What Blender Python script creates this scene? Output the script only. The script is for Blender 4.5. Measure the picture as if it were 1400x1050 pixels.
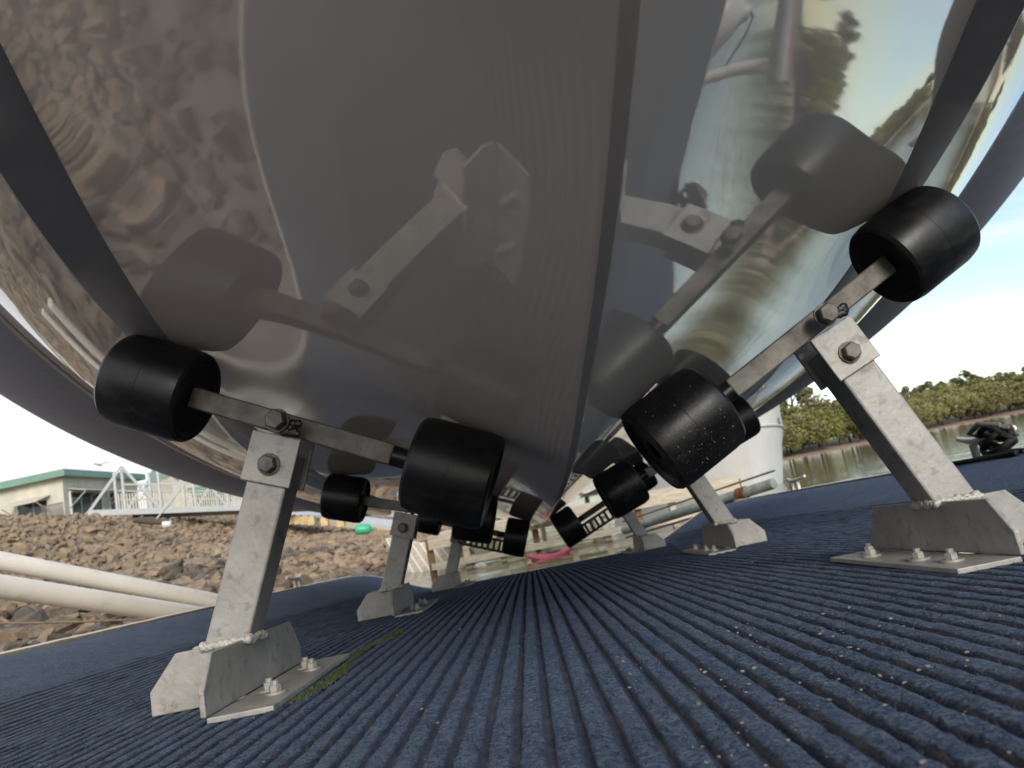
import bpy, bmesh, math, random
import numpy as np
from mathutils import Vector, Matrix, noise as mnoise
random.seed(11); rng = np.random.default_rng(11)
for o in list(bpy.data.objects): bpy.data.objects.remove(o)
S = bpy.context.scene
COL = S.collection
R = math.radians

# ---------------------------------------------------------------- camera
# D = the dock's own frame (x right, y towards the stern, z up from the carpet);
# the dock and the boat on it dip 2 degrees at the far end.
TILT = R(2.0)
M = Matrix.Rotation(-TILT, 4, 'X')
CAMD = Vector((-0.0711, 0.0, 0.1226))
cr = Vector((0.981836, 0.019100, -0.188767))
cu = Vector((0.188802, -0.196683, 0.962117))
cf = Vector((0.018751, 0.980281, 0.196717))
rot = Matrix((cr, cu, -cf)).transposed().to_4x4()
cam = bpy.data.cameras.new('camera'); camo = bpy.data.objects.new('camera', cam); COL.objects.link(camo)
camo.matrix_world = M @ (Matrix.Translation(CAMD) @ rot)
cam.sensor_width = 36.0; cam.lens = 36.0 * 1000 / 1400
cam.clip_start = 0.01; cam.clip_end = 3000
cam.dof.use_dof = True; cam.dof.focus_distance = 0.72; cam.dof.aperture_fstop = 13.0
S.camera = camo
S.render.resolution_x = 1024; S.render.resolution_y = 768
CW = camo.matrix_world.translation.copy()
RW = camo.matrix_world.to_3x3()
def at(px, py, d):
    """world point seen at photo pixel (1400 wide) at distance d"""
    v = RW @ Vector(((px - 700) / 1000, (525 - py) / 1000, -1)); v.normalize()
    return CW + v * d

# ---------------------------------------------------------------- sky and sun
SUN_EL, SUN_AZ = 25.0, 171.0            # azimuth clockwise from +Y: behind the camera, a little right
W = bpy.data.worlds.new('World'); S.world = W; W.use_nodes = True
nt = W.node_tree; N = nt.nodes; L = nt.links
for n in list(N): N.remove(n)
out = N.new('ShaderNodeOutputWorld'); bg = N.new('ShaderNodeBackground'); bg.inputs[1].default_value = 0.11
sky = N.new('ShaderNodeTexSky'); sky.sky_type = 'NISHITA'; sky.sun_disc = False
sky.sun_elevation = R(SUN_EL); sky.sun_rotation = R(SUN_AZ); sky.dust_density = .5; sky.air_density = 1.0
tc = N.new('ShaderNodeTexCoord')
sep = N.new('ShaderNodeSeparateXYZ'); L.new(tc.outputs['Generated'], sep.inputs[0])
zc = N.new('ShaderNodeMath'); zc.operation = 'MAXIMUM'; zc.inputs[1].default_value = 0.0; L.new(sep.outputs[2], zc.inputs[0])
zp = N.new('ShaderNodeMath'); zp.operation = 'ADD'; zp.inputs[1].default_value = 0.16; L.new(zc.outputs[0], zp.inputs[0])
dx = N.new('ShaderNodeMath'); dx.operation = 'DIVIDE'; L.new(sep.outputs[0], dx.inputs[0]); L.new(zp.outputs[0], dx.inputs[1])
dy = N.new('ShaderNodeMath'); dy.operation = 'DIVIDE'; L.new(sep.outputs[1], dy.inputs[0]); L.new(zp.outputs[0], dy.inputs[1])
cmb = N.new('ShaderNodeCombineXYZ'); L.new(dx.outputs[0], cmb.inputs[0]); L.new(dy.outputs[0], cmb.inputs[1])
mp = N.new('ShaderNodeMapping'); L.new(cmb.outputs[0], mp.inputs[0])
mp.inputs['Rotation'].default_value = (0, 0, R(-35)); mp.inputs['Scale'].default_value = (0.45, 1.5, 1)
cn = N.new('ShaderNodeTexNoise'); cn.inputs['Scale'].default_value = 1.1; cn.inputs['Detail'].default_value = 7; cn.inputs['Roughness'].default_value = 0.55
cn.inputs['Distortion'].default_value = 0.4
L.new(mp.outputs[0], cn.inputs['Vector'])
# the cloud sheet thickens towards the land (west) side
gx = N.new('ShaderNodeMath'); gx.operation = 'MULTIPLY_ADD'; gx.inputs[1].default_value = -0.24; L.new(sep.outputs[0], gx.inputs[0]); L.new(cn.outputs['Fac'], gx.inputs[2])
rmp = N.new('ShaderNodeMapRange'); rmp.inputs['From Min'].default_value = 0.33; rmp.inputs['From Max'].default_value = 0.60
rmp.interpolation_type = 'SMOOTHSTEP'
L.new(gx.outputs[0], rmp.inputs['Value'])
mx = N.new('ShaderNodeMix'); mx.data_type = 'RGBA'
L.new(rmp.outputs[0], mx.inputs['Factor']); L.new(sky.outputs[0], mx.inputs['A']); mx.inputs['B'].default_value = (5.0, 5.1, 5.25, 1)
L.new(mx.outputs['Result'], bg.inputs[0]); L.new(bg.outputs[0], out.inputs[0])

sl = bpy.data.lights.new('sun', 'SUN'); sl.energy = 1.35; sl.angle = R(20); sl.color = (1, 0.93, 0.82)
so = bpy.data.objects.new('sun', sl); COL.objects.link(so)
sd = Vector((math.sin(R(SUN_AZ)) * math.cos(R(SUN_EL)), math.cos(R(SUN_AZ)) * math.cos(R(SUN_EL)), math.sin(R(SUN_EL))))
so.rotation_euler = sd.to_track_quat('Z', 'Y').to_euler()
S.view_settings.view_transform = 'Standard'; S.view_settings.look = 'None'; S.view_settings.gamma = 1.0
S.view_settings.use_curve_mapping = False
S.view_settings.exposure = 1.0
S.render.engine = 'CYCLES'
S.cycles.max_bounces = 8

# ---------------------------------------------------------------- materials
def mat(name, col, rough=0.6, metal=0.0, ior=1.45, var=0.12, scale=8.0, bump=0.0, bscale=60.0, coat=0.0, col2=None, stretch=(1,1,1), bdist=0.002, rvar=0.0, objrand=0.0):
    m = bpy.data.materials.new(name); m.use_nodes = True
    t = m.node_tree; b = t.nodes['Principled BSDF']
    b.inputs['Roughness'].default_value = rough; b.inputs['Metallic'].default_value = metal; b.inputs['IOR'].default_value = ior
    b.inputs['Coat Weight'].default_value = coat
    tc = t.nodes.new('ShaderNodeTexCoord'); mp = t.nodes.new('ShaderNodeMapping'); mp.inputs['Scale'].default_value = stretch
    t.links.new(tc.outputs['Object'], mp.inputs[0])
    n = t.nodes.new('ShaderNodeTexNoise'); n.inputs['Scale'].default_value = scale; n.inputs['Detail'].default_value = 6; n.inputs['Roughness'].default_value = .6
    t.links.new(mp.outputs[0], n.inputs['Vector'])
    cr_ = t.nodes.new('ShaderNodeValToRGB'); t.links.new(n.outputs['Fac'], cr_.inputs[0])
    c2 = col2 if col2 else tuple(min(1, c * (1 + var * 1.5)) for c in col)
    c1 = tuple(c * (1 - var * 1.5) for c in col) if not col2 else col
    cr_.color_ramp.elements[0].position = .32; cr_.color_ramp.elements[1].position = .68
    cr_.color_ramp.elements[0].color = (*c1, 1); cr_.color_ramp.elements[1].color = (*c2, 1)
    src = cr_.outputs[0]
    if objrand:
        oi = t.nodes.new('ShaderNodeObjectInfo'); hs = t.nodes.new('ShaderNodeHueSaturation')
        mr = t.nodes.new('ShaderNodeMapRange'); mr.inputs['To Min'].default_value = 1 - objrand; mr.inputs['To Max'].default_value = 1 + objrand
        t.links.new(oi.outputs['Random'], mr.inputs['Value']); t.links.new(mr.outputs[0], hs.inputs['Value']); t.links.new(src, hs.inputs['Color'])
        src = hs.outputs[0]
    t.links.new(src, b.inputs['Base Color'])
    if rvar:
        mr = t.nodes.new('ShaderNodeMapRange'); mr.inputs['To Min'].default_value = rough - rvar; mr.inputs['To Max'].default_value = rough + rvar
        t.links.new(n.outputs['Fac'], mr.inputs['Value']); t.links.new(mr.outputs[0], b.inputs['Roughness'])
    if bump:
        n2 = t.nodes.new('ShaderNodeTexNoise'); n2.inputs['Scale'].default_value = bscale; n2.inputs['Detail'].default_value = 4
        t.links.new(mp.outputs[0], n2.inputs['Vector'])
        bp = t.nodes.new('ShaderNodeBump'); bp.inputs['Strength'].default_value = bump; bp.inputs['Distance'].default_value = bdist
        t.links.new(n2.outputs['Fac'], bp.inputs['Height']); t.links.new(bp.outputs[0], b.inputs['Normal'])
    return m
STEEL = mat('galvanised_steel', (.385, .37, .345), .52, .35, var=.12, scale=22, bump=.25, bscale=160, rvar=.12)
def grime(m, amt=.7, sc=48):
    t = m.node_tree; b = t.nodes['Principled BSDF']; l = t.links; src = b.inputs['Base Color'].links[0].from_socket
    tc = t.nodes.new('ShaderNodeTexCoord')
    a = t.nodes.new('ShaderNodeTexNoise'); a.inputs['Scale'].default_value = sc; a.inputs['Detail'].default_value = 8; a.inputs['Roughness'].default_value = .7; l.new(tc.outputs['Object'], a.inputs['Vector'])
    r = t.nodes.new('ShaderNodeValToRGB'); r.color_ramp.elements[0].position = .54; r.color_ramp.elements[1].position = .74
    r.color_ramp.elements[0].color = (0, 0, 0, 1); r.color_ramp.elements[1].color = (amt,) * 3 + (1,); l.new(a.outputs['Fac'], r.inputs[0])
    x = t.nodes.new('ShaderNodeMix'); x.data_type = 'RGBA'; x.inputs['B'].default_value = (.10, .075, .05, 1); l.new(r.outputs[0], x.inputs['Factor']); l.new(src, x.inputs['A'])
    l.new(x.outputs['Result'], b.inputs['Base Color'])
grime(STEEL)
DARKSTEEL = mat('weathered_steel', (.17, .155, .135), .5, .35, var=.35, scale=30, bump=.3, bscale=120, rvar=.12)
WELD = mat('weld_metal', (.48, .46, .42), .55, .2, var=.15, scale=80, bump=.3, bscale=300)
BOLT = mat('bolt_steel', (.15, .135, .12), .5, .45, var=.3, scale=60, rvar=.1)
RUST = mat('rusted_steel', (.16, .07, .03), .8, .1, var=.4, scale=30)
RUBBER = mat('black_roller', (.008, .008, .009), .36, 0, var=.3, scale=30, bump=.08, bscale=200, rvar=.1)
GREASE = mat('black_grease', (.006, .006, .006), .35)
DROP = mat('water_drop', (.3, .3, .3), .05, 0, ior=1.33, var=0)
GEL = mat('gelcoat', (.79, .68, .60), 0.036, 0, ior=1.9, var=.03, scale=3, bump=.02, rvar=.008, bscale=5, bdist=.004)
STRAKE = mat('shaded_strake', (.44, .41, .415), .5, 0, var=.05, scale=20)  # gelcoat strake facing down: its shade is put into a darker matte colour
TUBE = mat('grey_topside', (.36, .385, .49), .62, 0, var=.05, scale=40, bump=.15, bscale=600, bdist=.0006)
SEAM = mat('pale_seam', (.75, .71, .66), .3, 0, var=.05)
TRIM = mat('dock_trim', (.74, .66, .55), .5, 0, var=.08, scale=20)
FLOAT = mat('float_plastic', (.30, .30, .28), .5, 0, var=.1)
ALU = mat('aluminium', (.55, .55, .53), .42, .3, var=.06, scale=12)
PVC = mat('white_pvc', (.86, .81, .72), .35, 0, var=.04, scale=6, rvar=.05)
ROPE = mat('dark_rope', (.022, .023, .022), .85, 0, var=.4, scale=120, bump=.6, bscale=260)
ROPE2 = mat('grey_rope', (.20, .20, .17), .85, 0, var=.3, scale=120, bump=.6, bscale=260)
CORD = mat('tan_cord', (.34, .27, .18), .9, 0, var=.2, scale=60)
OLDPIPE = mat('weathered_pipe', (.27, .30, .275), .45, 0, var=.25, scale=14, rvar=.1)
WHITE = mat('white_paint', (.74, .73, .70), .3, 0, var=.03, scale=3)
CREAM = mat('cream_wall', (.60, .56, .48), .6, 0, var=.06, scale=2)
GREENROOF = mat('green_metal', (.19, .31, .25), .45, 0, var=.08, scale=2)
AWN = mat('awning_cloth', (.55, .49, .40), .8, 0, var=.06)
GLASS = mat('window_glass', (.03, .045, .06), .08, 0, ior=1.6, var=.2)
DARKOPEN = mat('dark_interior', (.03, .028, .026), .7, 0, var=.2)
TIMBER = mat('pale_timber', (.52, .45, .34), .75, 0, var=.15, scale=9, stretch=(1, 1, 6))
TIMBER2 = mat('brown_timber', (.20, .11, .05), .75, 0, var=.2, scale=9)
YELLOW = mat('yellow_block', (.58, .43, .22), .6, 0, var=.15, scale=12)
PINK = mat('pink_plastic', (.62, .10, .13), .4, 0, var=.08)
GREENP = mat('green_plastic', (.06, .42, .22), .35, 0, var=.1)
STONE = mat('bank_stone', (.175, .128, .085), .9, 0, var=.35, scale=1.7, bump=.6, bscale=22, bdist=.02, objrand=.3, col2=(.34, .25, .165))
STONEW = mat('wet_stone', (.075, .058, .042), .6, 0, var=.35, scale=6, bump=.5, bscale=25, bdist=.015, objrand=.3, col2=(.17, .13, .09))
MUD = mat('mud', (.15, .112, .078), .55, 0, var=.2, scale=1.6, bump=.4, bscale=6, bdist=.03, col2=(.25, .19, .135))
GRASS = mat('grass_ground', (.10, .105, .04), .95, 0, var=.25, scale=2)
SAND = mat('sand', (.36, .25, .18), .9, 0, var=.12, scale=.3)
BARK = mat('bark', (.11, .085, .06), .9, 0, var=.25, scale=6)
def leafmat(name, a, b):
    m = mat(name, a, .65, 0, col2=b, scale=.9, objrand=.22)
    m.node_tree.nodes['Principled BSDF'].inputs['Subsurface Weight'].default_value = 0
    return m
LEAF1 = leafmat('mangrove_leaf', (.155, .15, .058), (.30, .27, .105))
LEAF2 = leafmat('gum_leaf', (.095, .095, .05), (.18, .165, .085))
LEAF3 = leafmat('bright_leaf', (.14, .155, .04), (.26, .25, .07))
LEAVES = [LEAF1, LEAF2, LEAF3]
MOSS = mat('green_algae', (.055, .068, .02), .9, 0, var=.4, scale=60)
FLECK = mat('pale_fleck', (.24, .23, .21), .8, 0, var=.3, scale=50, objrand=.2)
FLECK2 = mat('brown_fleck', (.22, .15, .09), .9, 0, var=.3, scale=50)

def scuff(m, col, p0, p1, sc, st):
    t = m.node_tree; b = t.nodes['Principled BSDF']; l = t.links; src = b.inputs['Base Color'].links[0].from_socket
    tc = t.nodes.new('ShaderNodeTexCoord'); mp = t.nodes.new('ShaderNodeMapping'); mp.inputs['Scale'].default_value = st; l.new(tc.outputs['Object'], mp.inputs[0])
    a = t.nodes.new('ShaderNodeTexNoise'); a.inputs['Scale'].default_value = sc; a.inputs['Detail'].default_value = 7; a.inputs['Roughness'].default_value = .72; l.new(mp.outputs[0], a.inputs['Vector'])
    r = t.nodes.new('ShaderNodeMapRange'); r.inputs['From Min'].default_value = p0; r.inputs['From Max'].default_value = p1; l.new(a.outputs['Fac'], r.inputs['Value'])
    x = t.nodes.new('ShaderNodeMix'); x.data_type = 'RGBA'; x.inputs['B'].default_value = (*col, 1); l.new(r.outputs[0], x.inputs['Factor']); l.new(src, x.inputs['A'])
    l.new(x.outputs['Result'], b.inputs['Base Color'])
scuff(RUBBER, (.035, .033, .031), .50, .80, 22, (1, 4, 1))
scuff(PVC, (.42, .36, .27), .58, .85, 5, (1, 1, 3))
scuff(WHITE, (.55, .52, .46), .55, .9, 2.5, (1, 1, .25))
scuff(CREAM, (.40, .37, .31), .55, .9, 1.2, (1, 1, .2))

# carpet: navy pile, dirt lying in the grooves, worn and dusty patches
PITCH = 0.0203
def carpet_material():
    m = bpy.data.materials.new('blue_ribbed_carpet'); m.use_nodes = True
    t = m.node_tree; b = t.nodes['Principled BSDF']; n = t.nodes; l = t.links
    b.inputs['Roughness'].default_value = .9
    b.inputs['Sheen Weight'].default_value = .22; b.inputs['Sheen Roughness'].default_value = .4; b.inputs['Sheen Tint'].default_value = (.35, .5, .9, 1)
    b.inputs['IOR'].default_value = 1.3
    at_ = n.new('ShaderNodeAttribute'); at_.attribute_name = 'groove'
    tc = n.new('ShaderNodeTexCoord')
    def noise(sc, det=5, st=(1, 1, 1), ro=.6):
        mp = n.new('ShaderNodeMapping'); mp.inputs['Scale'].default_value = st; l.new(tc.outputs['Object'], mp.inputs[0])
        x = n.new('ShaderNodeTexNoise'); x.inputs['Scale'].default_value = sc; x.inputs['Detail'].default_value = det; x.inputs['Roughness'].default_value = ro
        l.new(mp.outputs[0], x.inputs['Vector']); return x
    def ramp(src, p0, c0, p1, c1):
        x = n.new('ShaderNodeValToRGB'); e = x.color_ramp.elements; e[0].position = p0; e[1].position = p1
        e[0].color = (*c0, 1) if len(c0) == 3 else c0; e[1].color = (*c1, 1); l.new(src, x.inputs[0]); return x
    fib = noise(240, 4, (1, 1, 1), .8); mid = noise(48, 6, (1, .7, 1), .75); big = noise(7, 5); dirt = noise(38, 7)
    base = ramp(fib.outputs['Fac'], .45, (.004, .005, .008), .57, (.070, .095, .118))
    b2 = n.new('ShaderNodeMix'); b2.data_type = 'RGBA'; b2.blend_type = 'MULTIPLY'; b2.inputs['Factor'].default_value = .9
    rr = ramp(mid.outputs['Fac'], .30, (.30, .32, .37), .70, (1.75, 1.68, 1.55)); l.new(base.outputs[0], b2.inputs['A']); l.new(rr.outputs[0], b2.inputs['B'])
    # dusty patches
    b3 = n.new('ShaderNodeMix'); b3.data_type = 'RGBA'; b3.inputs['B'].default_value = (.085, .095, .105, 1)
    dm = ramp(big.outputs['Fac'], .47, (0, 0, 0), .72, (.5, .5, .5)); l.new(dm.outputs[0], b3.inputs['Factor']); l.new(b2.outputs['Result'], b3.inputs['A'])
    # grooves: brown-black silt
    b4 = n.new('ShaderNodeMix'); b4.data_type = 'RGBA'
    sil = ramp(dirt.outputs['Fac'], .42, (.003, .0033, .0045), .72, (.070, .052, .032)); l.new(sil.outputs[0], b4.inputs['B'])
    ga = n.new('ShaderNodeMath'); ga.operation = 'MULTIPLY_ADD'; ga.inputs[1].default_value = 1.5; ga.inputs[2].default_value = -.75; l.new(fib.outputs['Fac'], ga.inputs[0])
    gb = n.new('ShaderNodeMath'); gb.operation = 'MULTIPLY_ADD'; gb.inputs[1].default_value = 1.5; l.new(dirt.outputs['Fac'], gb.inputs[0]); l.new(ga.outputs[0], gb.inputs[2])
    gc = n.new('ShaderNodeMath'); gc.operation = 'ADD'; l.new(at_.outputs['Fac'], gc.inputs[0]); l.new(gb.outputs[0], gc.inputs[1])
    gd = n.new('ShaderNodeMapRange'); gd.interpolation_type = 'SMOOTHSTEP'; gd.inputs['From Min'].default_value = .90; gd.inputs['From Max'].default_value = 1.2; l.new(gc.outputs[0], gd.inputs['Value'])
    l.new(gd.outputs[0], b4.inputs['Factor']); l.new(b3.outputs['Result'], b4.inputs['A'])
    # pale grit
    gr = noise(420, 2); gm = ramp(gr.outputs['Fac'], .755, (0, 0, 0), .79, (.8, .8, .8))
    b5 = n.new('ShaderNodeMix'); b5.data_type = 'RGBA'; b5.inputs['B'].default_value = (.30, .29, .26, 1); l.new(gm.outputs[0], b5.inputs['Factor']); l.new(b4.outputs['Result'], b5.inputs['A'])
    l.new(b5.outputs['Result'], b.inputs['Base Color'])
    bp = n.new('ShaderNodeBump'); bp.inputs['Strength'].default_value = 1.0; bp.inputs['Distance'].default_value = .0045
    ad = n.new('ShaderNodeMath'); ad.operation = 'MULTIPLY_ADD'; ad.inputs[1].default_value = .6; l.new(fib.outputs['Fac'], ad.inputs[0]); l.new(mid.outputs['Fac'], ad.inputs[2])
    l.new(ad.outputs[0], bp.inputs['Height']); l.new(bp.outputs[0], b.inputs['Normal'])
    return m
CARPET = carpet_material()
def water_material():
    m = bpy.data.materials.new('river_water'); m.use_nodes = True
    t = m.node_tree; b = t.nodes['Principled BSDF']; n = t.nodes; l = t.links
    b.inputs['Base Color'].default_value = (.085, .075, .035, 1); b.inputs['Roughness'].default_value = .06; b.inputs['IOR'].default_value = 1.33
    tc = n.new('ShaderNodeTexCoord'); x = n.new('ShaderNodeTexNoise'); x.inputs['Scale'].default_value = 2.2; x.inputs['Detail'].default_value = 5
    l.new(tc.outputs['Object'], x.inputs['Vector'])
    bp = n.new('ShaderNodeBump'); bp.inputs['Strength'].default_value = .25; bp.inputs['Distance'].default_value = .06
    l.new(x.outputs['Fac'], bp.inputs['Height']); l.new(bp.outputs[0], b.inputs['Normal'])
    return m
WATER = water_material()

# ---------------------------------------------------------------- mesh helpers
class MB:
    """collects shapes in one coordinate frame, then links them as ONE mesh object"""
    def __init__(s): s.v = []; s.f = []
    def add(s, vs, fs):
        k = len(s.v); s.v += [tuple(v) for v in vs]; s.f += [tuple(i + k for i in f) for f in fs]; return s
    def hexa(s, p):      # 8 points: bottom ring 0-3, top ring 4-7
        return s.add(p, [(0, 3, 2, 1), (4, 5, 6, 7), (0, 1, 5, 4), (1, 2, 6, 5), (2, 3, 7, 6), (3, 0, 4, 7)])
    def box(s, a, b):
        (x0, y0, z0), (x1, y1, z1) = a, b
        return s.hexa([(x0, y0, z0), (x1, y0, z0), (x1, y1, z0), (x0, y1, z0), (x0, y0, z1), (x1, y0, z1), (x1, y1, z1), (x0, y1, z1)])
    def bar(s, p, q, w, h=None, up=(0, 0, 1)):
        p = Vector(p); q = Vector(q); h = h or w
        d = (q - p).normalized(); a = d.cross(Vector(up))
        if a.length < 1e-5: a = d.cross(Vector((0, 1, 0)))
        a.normalize(); b = a.cross(d)
        a = a * w / 2; b = b * h / 2
        return s.hexa([p - a - b, p + a - b, p + a + b, p - a + b, q - a - b, q + a - b, q + a + b, q - a + b])
    def prism(s, poly, ext):
        n = len(poly); e = Vector(ext)
        vs = [Vector(p) for p in poly] + [Vector(p) + e for p in poly]
        return s.add(vs, [tuple(range(n))[::-1], tuple(range(n, 2 * n))] + [(i, (i + 1) % n, n + (i + 1) % n, n + i) for i in range(n)])
    def lathe(s, o, ax, prof, seg=32, close=True):
        """prof: (distance along axis, radius)"""
        o = Vector(o); ax = Vector(ax).normalized()
        a = ax.cross(Vector((0, 1, 0)))
        if a.length < .1: a = ax.cross(Vector((1, 0, 0)))
        a.normalize(); b = ax.cross(a)
        vs = []; fs = []
        for (t, r) in prof:
            for k in range(seg):
                th = 2 * math.pi * k / seg
                vs.append(o + ax * t + (a * math.cos(th) + b * math.sin(th)) * r)
        for i in range(len(prof) - 1):
            for k in range(seg):
                k2 = (k + 1) % seg
                fs.append((i * seg + k, i * seg + k2, (i + 1) * seg + k2, (i + 1) * seg + k))
        if close:
            fs.append(tuple(range(seg))[::-1]); fs.append(tuple((len(prof) - 1) * seg + k for k in range(seg)))
        return s.add(vs, fs)
    def tube(s, pts, r, seg=10):
        pts = [Vector(p) for p in pts]; vs = []; fs = []; n = len(pts)
        ref = Vector((0, 0, 1))
        for i, p in enumerate(pts):
            d = (pts[min(i + 1, n - 1)] - pts[max(i - 1, 0)]).normalized()
            a = d.cross(ref)
            if a.length < .05: a = d.cross(Vector((1, 0, 0)))
            a.normalize(); b = a.cross(d)
            rr = r[i] if isinstance(r, (list, tuple)) else r
            for k in range(seg):
                th = 2 * math.pi * k / seg; vs.append(p + (a * math.cos(th) + b * math.sin(th)) * rr)
        for i in range(n - 1):
            for k in range(seg):
                k2 = (k + 1) % seg; fs.append((i * seg + k, (i + 1) * seg + k, (i + 1) * seg + k2, i * seg + k2))
        fs.append(tuple(range(seg))); fs.append(tuple((n - 1) * seg + k for k in range(seg))[::-1])
        return s.add(vs, fs)
    def blob(s, c, r, seg=8, rings=5, jit=0.0):
        c = Vector(c); r = r if isinstance(r, (tuple, list)) else (r, r, r)
        vs = [c + Vector((0, 0, r[2]))]; fs = []
        for i in range(1, rings):
            ph = math.pi * i / rings
            for k in range(seg):
                th = 2 * math.pi * k / seg; q = 1 + random.uniform(-jit, jit)
                vs.append(c + Vector((r[0] * math.sin(ph) * math.cos(th) * q, r[1] * math.sin(ph) * math.sin(th) * q, r[2] * math.cos(ph) * q)))
        vs.append(c - Vector((0, 0, r[2])))
        for k in range(seg): fs.append((0, 1 + k, 1 + (k + 1) % seg))
        for i in range(rings - 2):
            for k in range(seg):
                a = 1 + i * seg; fs.append((a + k, a + seg + k, a + seg + (k + 1) % seg, a + (k + 1) % seg))
        e = len(vs) - 1; a = 1 + (rings - 2) * seg
        for k in range(seg): fs.append((e, a + (k + 1) % seg, a + k))
        return s.add(vs, fs)
    def mesh(s, name, smooth=False, offset=None):
        me = bpy.data.meshes.new(name)
        vs = s.v if offset is None else [(v[0] - offset[0], v[1] - offset[1], v[2] - offset[2]) for v in s.v]
        me.from_pydata(vs, [], s.f); me.update()
        bm = bmesh.new(); bm.from_mesh(me); bmesh.ops.recalc_face_normals(bm, faces=bm.faces); bm.to_mesh(me); bm.free()
        if smooth:
            for p in me.polygons: p.use_smooth = True
        return me

def link(name, me, m, parent=None, smooth_angle=None, bevel=0.0):
    o = bpy.data.objects.new(name, me); COL.objects.link(o)
    if m is not None and not me.materials: me.materials.append(m)
    if parent is not None: o.parent = parent
    if bevel:
        md = o.modifiers.new('edge', 'BEVEL'); md.width = bevel; md.segments = 2; md.limit_method = 'ANGLE'; md.angle_limit = R(40)
    if smooth_angle:
        for p in me.polygons: p.use_smooth = True
        try: me.set_sharp_from_angle(angle=R(smooth_angle))
        except Exception: pass
    return o
def tag(o, label, cat, group=None, kind=None):
    o['label'] = label
    if cat: o['category'] = cat
    if group: o['group'] = group
    if kind: o['kind'] = kind
    return o
def thing(name, loc, label, cat, group=None, dock=False):
    o = bpy.data.objects.new(name, None); COL.objects.link(o)
    o.matrix_world = (M @ Matrix.Translation(Vector(loc))) if dock else Matrix.Translation(Vector(loc))
    o.empty_display_size = .05
    tag(o, label, cat, group); o['_loc'] = list(loc)
    return o
def part(name, mb, m, root, smooth_angle=None, bevel=0.0, label=None, parent=None):
    """part of a thing; the shapes in mb are in the same frame the thing's loc was given in"""
    me = mb.mesh(name, offset=root['_loc'])
    o = link(name, me, m, parent or root, smooth_angle, bevel)
    if label: o['label'] = label
    return o
def structure(name, mb, m, smooth=False, dock=False):
    o = link(name, mb.mesh(name, smooth), m); o['kind'] = 'structure'
    if dock: o.matrix_world = M
    return o
def smoothstep(t): t = max(0, min(1, t)); return t * t * (3 - 2 * t)

# ================================================================ SETTING
WZ = -0.36
water = MB().add([(-60, -400, WZ), (900, -400, WZ), (900, 900, WZ), (-60, 900, WZ)], [(0, 1, 2, 3)])
structure('water', water, WATER)

# the near bank (left): mud flat, stone slope, grassed top
BX = [-400, -60, -26, -15, -11.6, -10.8, -8.6, -6.9, -5.0, -3.9, -3.0, -2.2, -1.62, -1.45]
BZ = [5.0, 4.2, 2.9, 2.25, 2.02, 1.85, 1.05, .42, .16, .03, -.06, -.14, -.22, -.7]
def bank_h(x, y):
    z = float(np.interp(x + bend(y), BX, BZ))
    if -12.5 < x < -1.6: z += .05 * mnoise.noise(Vector((x * 1.3, y * 1.3, 0))) + .02 * mnoise.noise(Vector((x * 5, y * 5, 3)))
    return z
def bend(y): return 0.0 if y < 30 else -0.006 * (y - 30) ** 2 * .25
gxs = list(np.linspace(-1.45, -12, 72)) + [-13, -15, -18, -22, -26, -35, -60, -120, -400]
gys = list(np.linspace(-25, 70, 150)) + [90, 140, 300, 900]; gys = [-400, -120, -60, -40] + gys
mb = MB()
nx, ny = len(gxs), len(gys)
vs = []
for y in gys:
    for x in gxs:
        zz = bank_h(x, y)
        vs.append((x, y, zz))
fs = [(j * nx + i, j * nx + i + 1, (j + 1) * nx + i + 1, (j + 1) * nx + i) for j in range(ny - 1) for i in range(nx - 1)]
mb.add(vs, fs)
bank = structure('river_bank', mb, MUD, smooth=True)
bank.data.materials.append(GRASS)
for p in bank.data.polygons:
    if p.center.x < -11.9: p.material_index = 1
if sum(p.normal.z for p in bank.data.polygons) < 0: bank.data.flip_normals()

# stones: a few cut shapes shared by all
def stone_mesh(i, m):
    bm = bmesh.new()
    for k in range(13):
        v = Vector((random.gauss(0, 1), random.gauss(0, 1), random.gauss(0, 1))).normalized()
        bm.verts.new((v.x * random.uniform(.8, 1.1), v.y * random.uniform(.6, .85), v.z * random.uniform(.38, .6)))
    r = bmesh.ops.convex_hull(bm, input=bm.verts)
    bmesh.ops.delete(bm, geom=[g for g in r['geom_interior'] if isinstance(g, bmesh.types.BMVert)], context='VERTS')
    me = bpy.data.meshes.new('stone_shape'); bm.to_mesh(me); bm.free(); me.materials.append(m); return me
stone_shapes = [stone_mesh(i, STONE) for i in range(10)]
wet_shapes = [stone_mesh(i, STONEW) for i in range(6)]
stones = []
for i in range(16000):
    y = random.triangular(-12, 48, 6); x = random.uniform(-11.7, -6.2 if 7 < y < 15 else -3.2) - bend(y)
    r = random.choice((.05, .06, .08, .10, .14)) * random.uniform(.75, 1.3)
    stones.append((x, y, bank_h(x, y) + r * .18, r, 0))
for i in range(1300):
    y = random.uniform(-3, 12); x = -1.68 - abs(random.gauss(0, 1.5))
    if x < -5.0: continue
    r = random.choice((.07, .09, .12, .15, .2)) * random.uniform(.7, 1.2) * (1 if x < -3 else .62)
    if y > 3 and x > -2.4: continue
    stones.append((x, y, bank_h(x, y) + r * .2, r, 1))
for i in range(7600):     # small rubble strewn over the flat
    y = random.uniform(4, 30); x = random.uniform(-7.2, -1.52) if i % 4 else random.uniform(-3.2, -1.52); r = random.choice((.03, .04, .05, .07, .1)) * random.uniform(.7, 1.2)
    if x < -3.4 and mnoise.noise(Vector((x * .9, y * .45, 2))) < -.12: continue
    stones.append((x, y, bank_h(x, y) + r * .2, r, 0))
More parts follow.
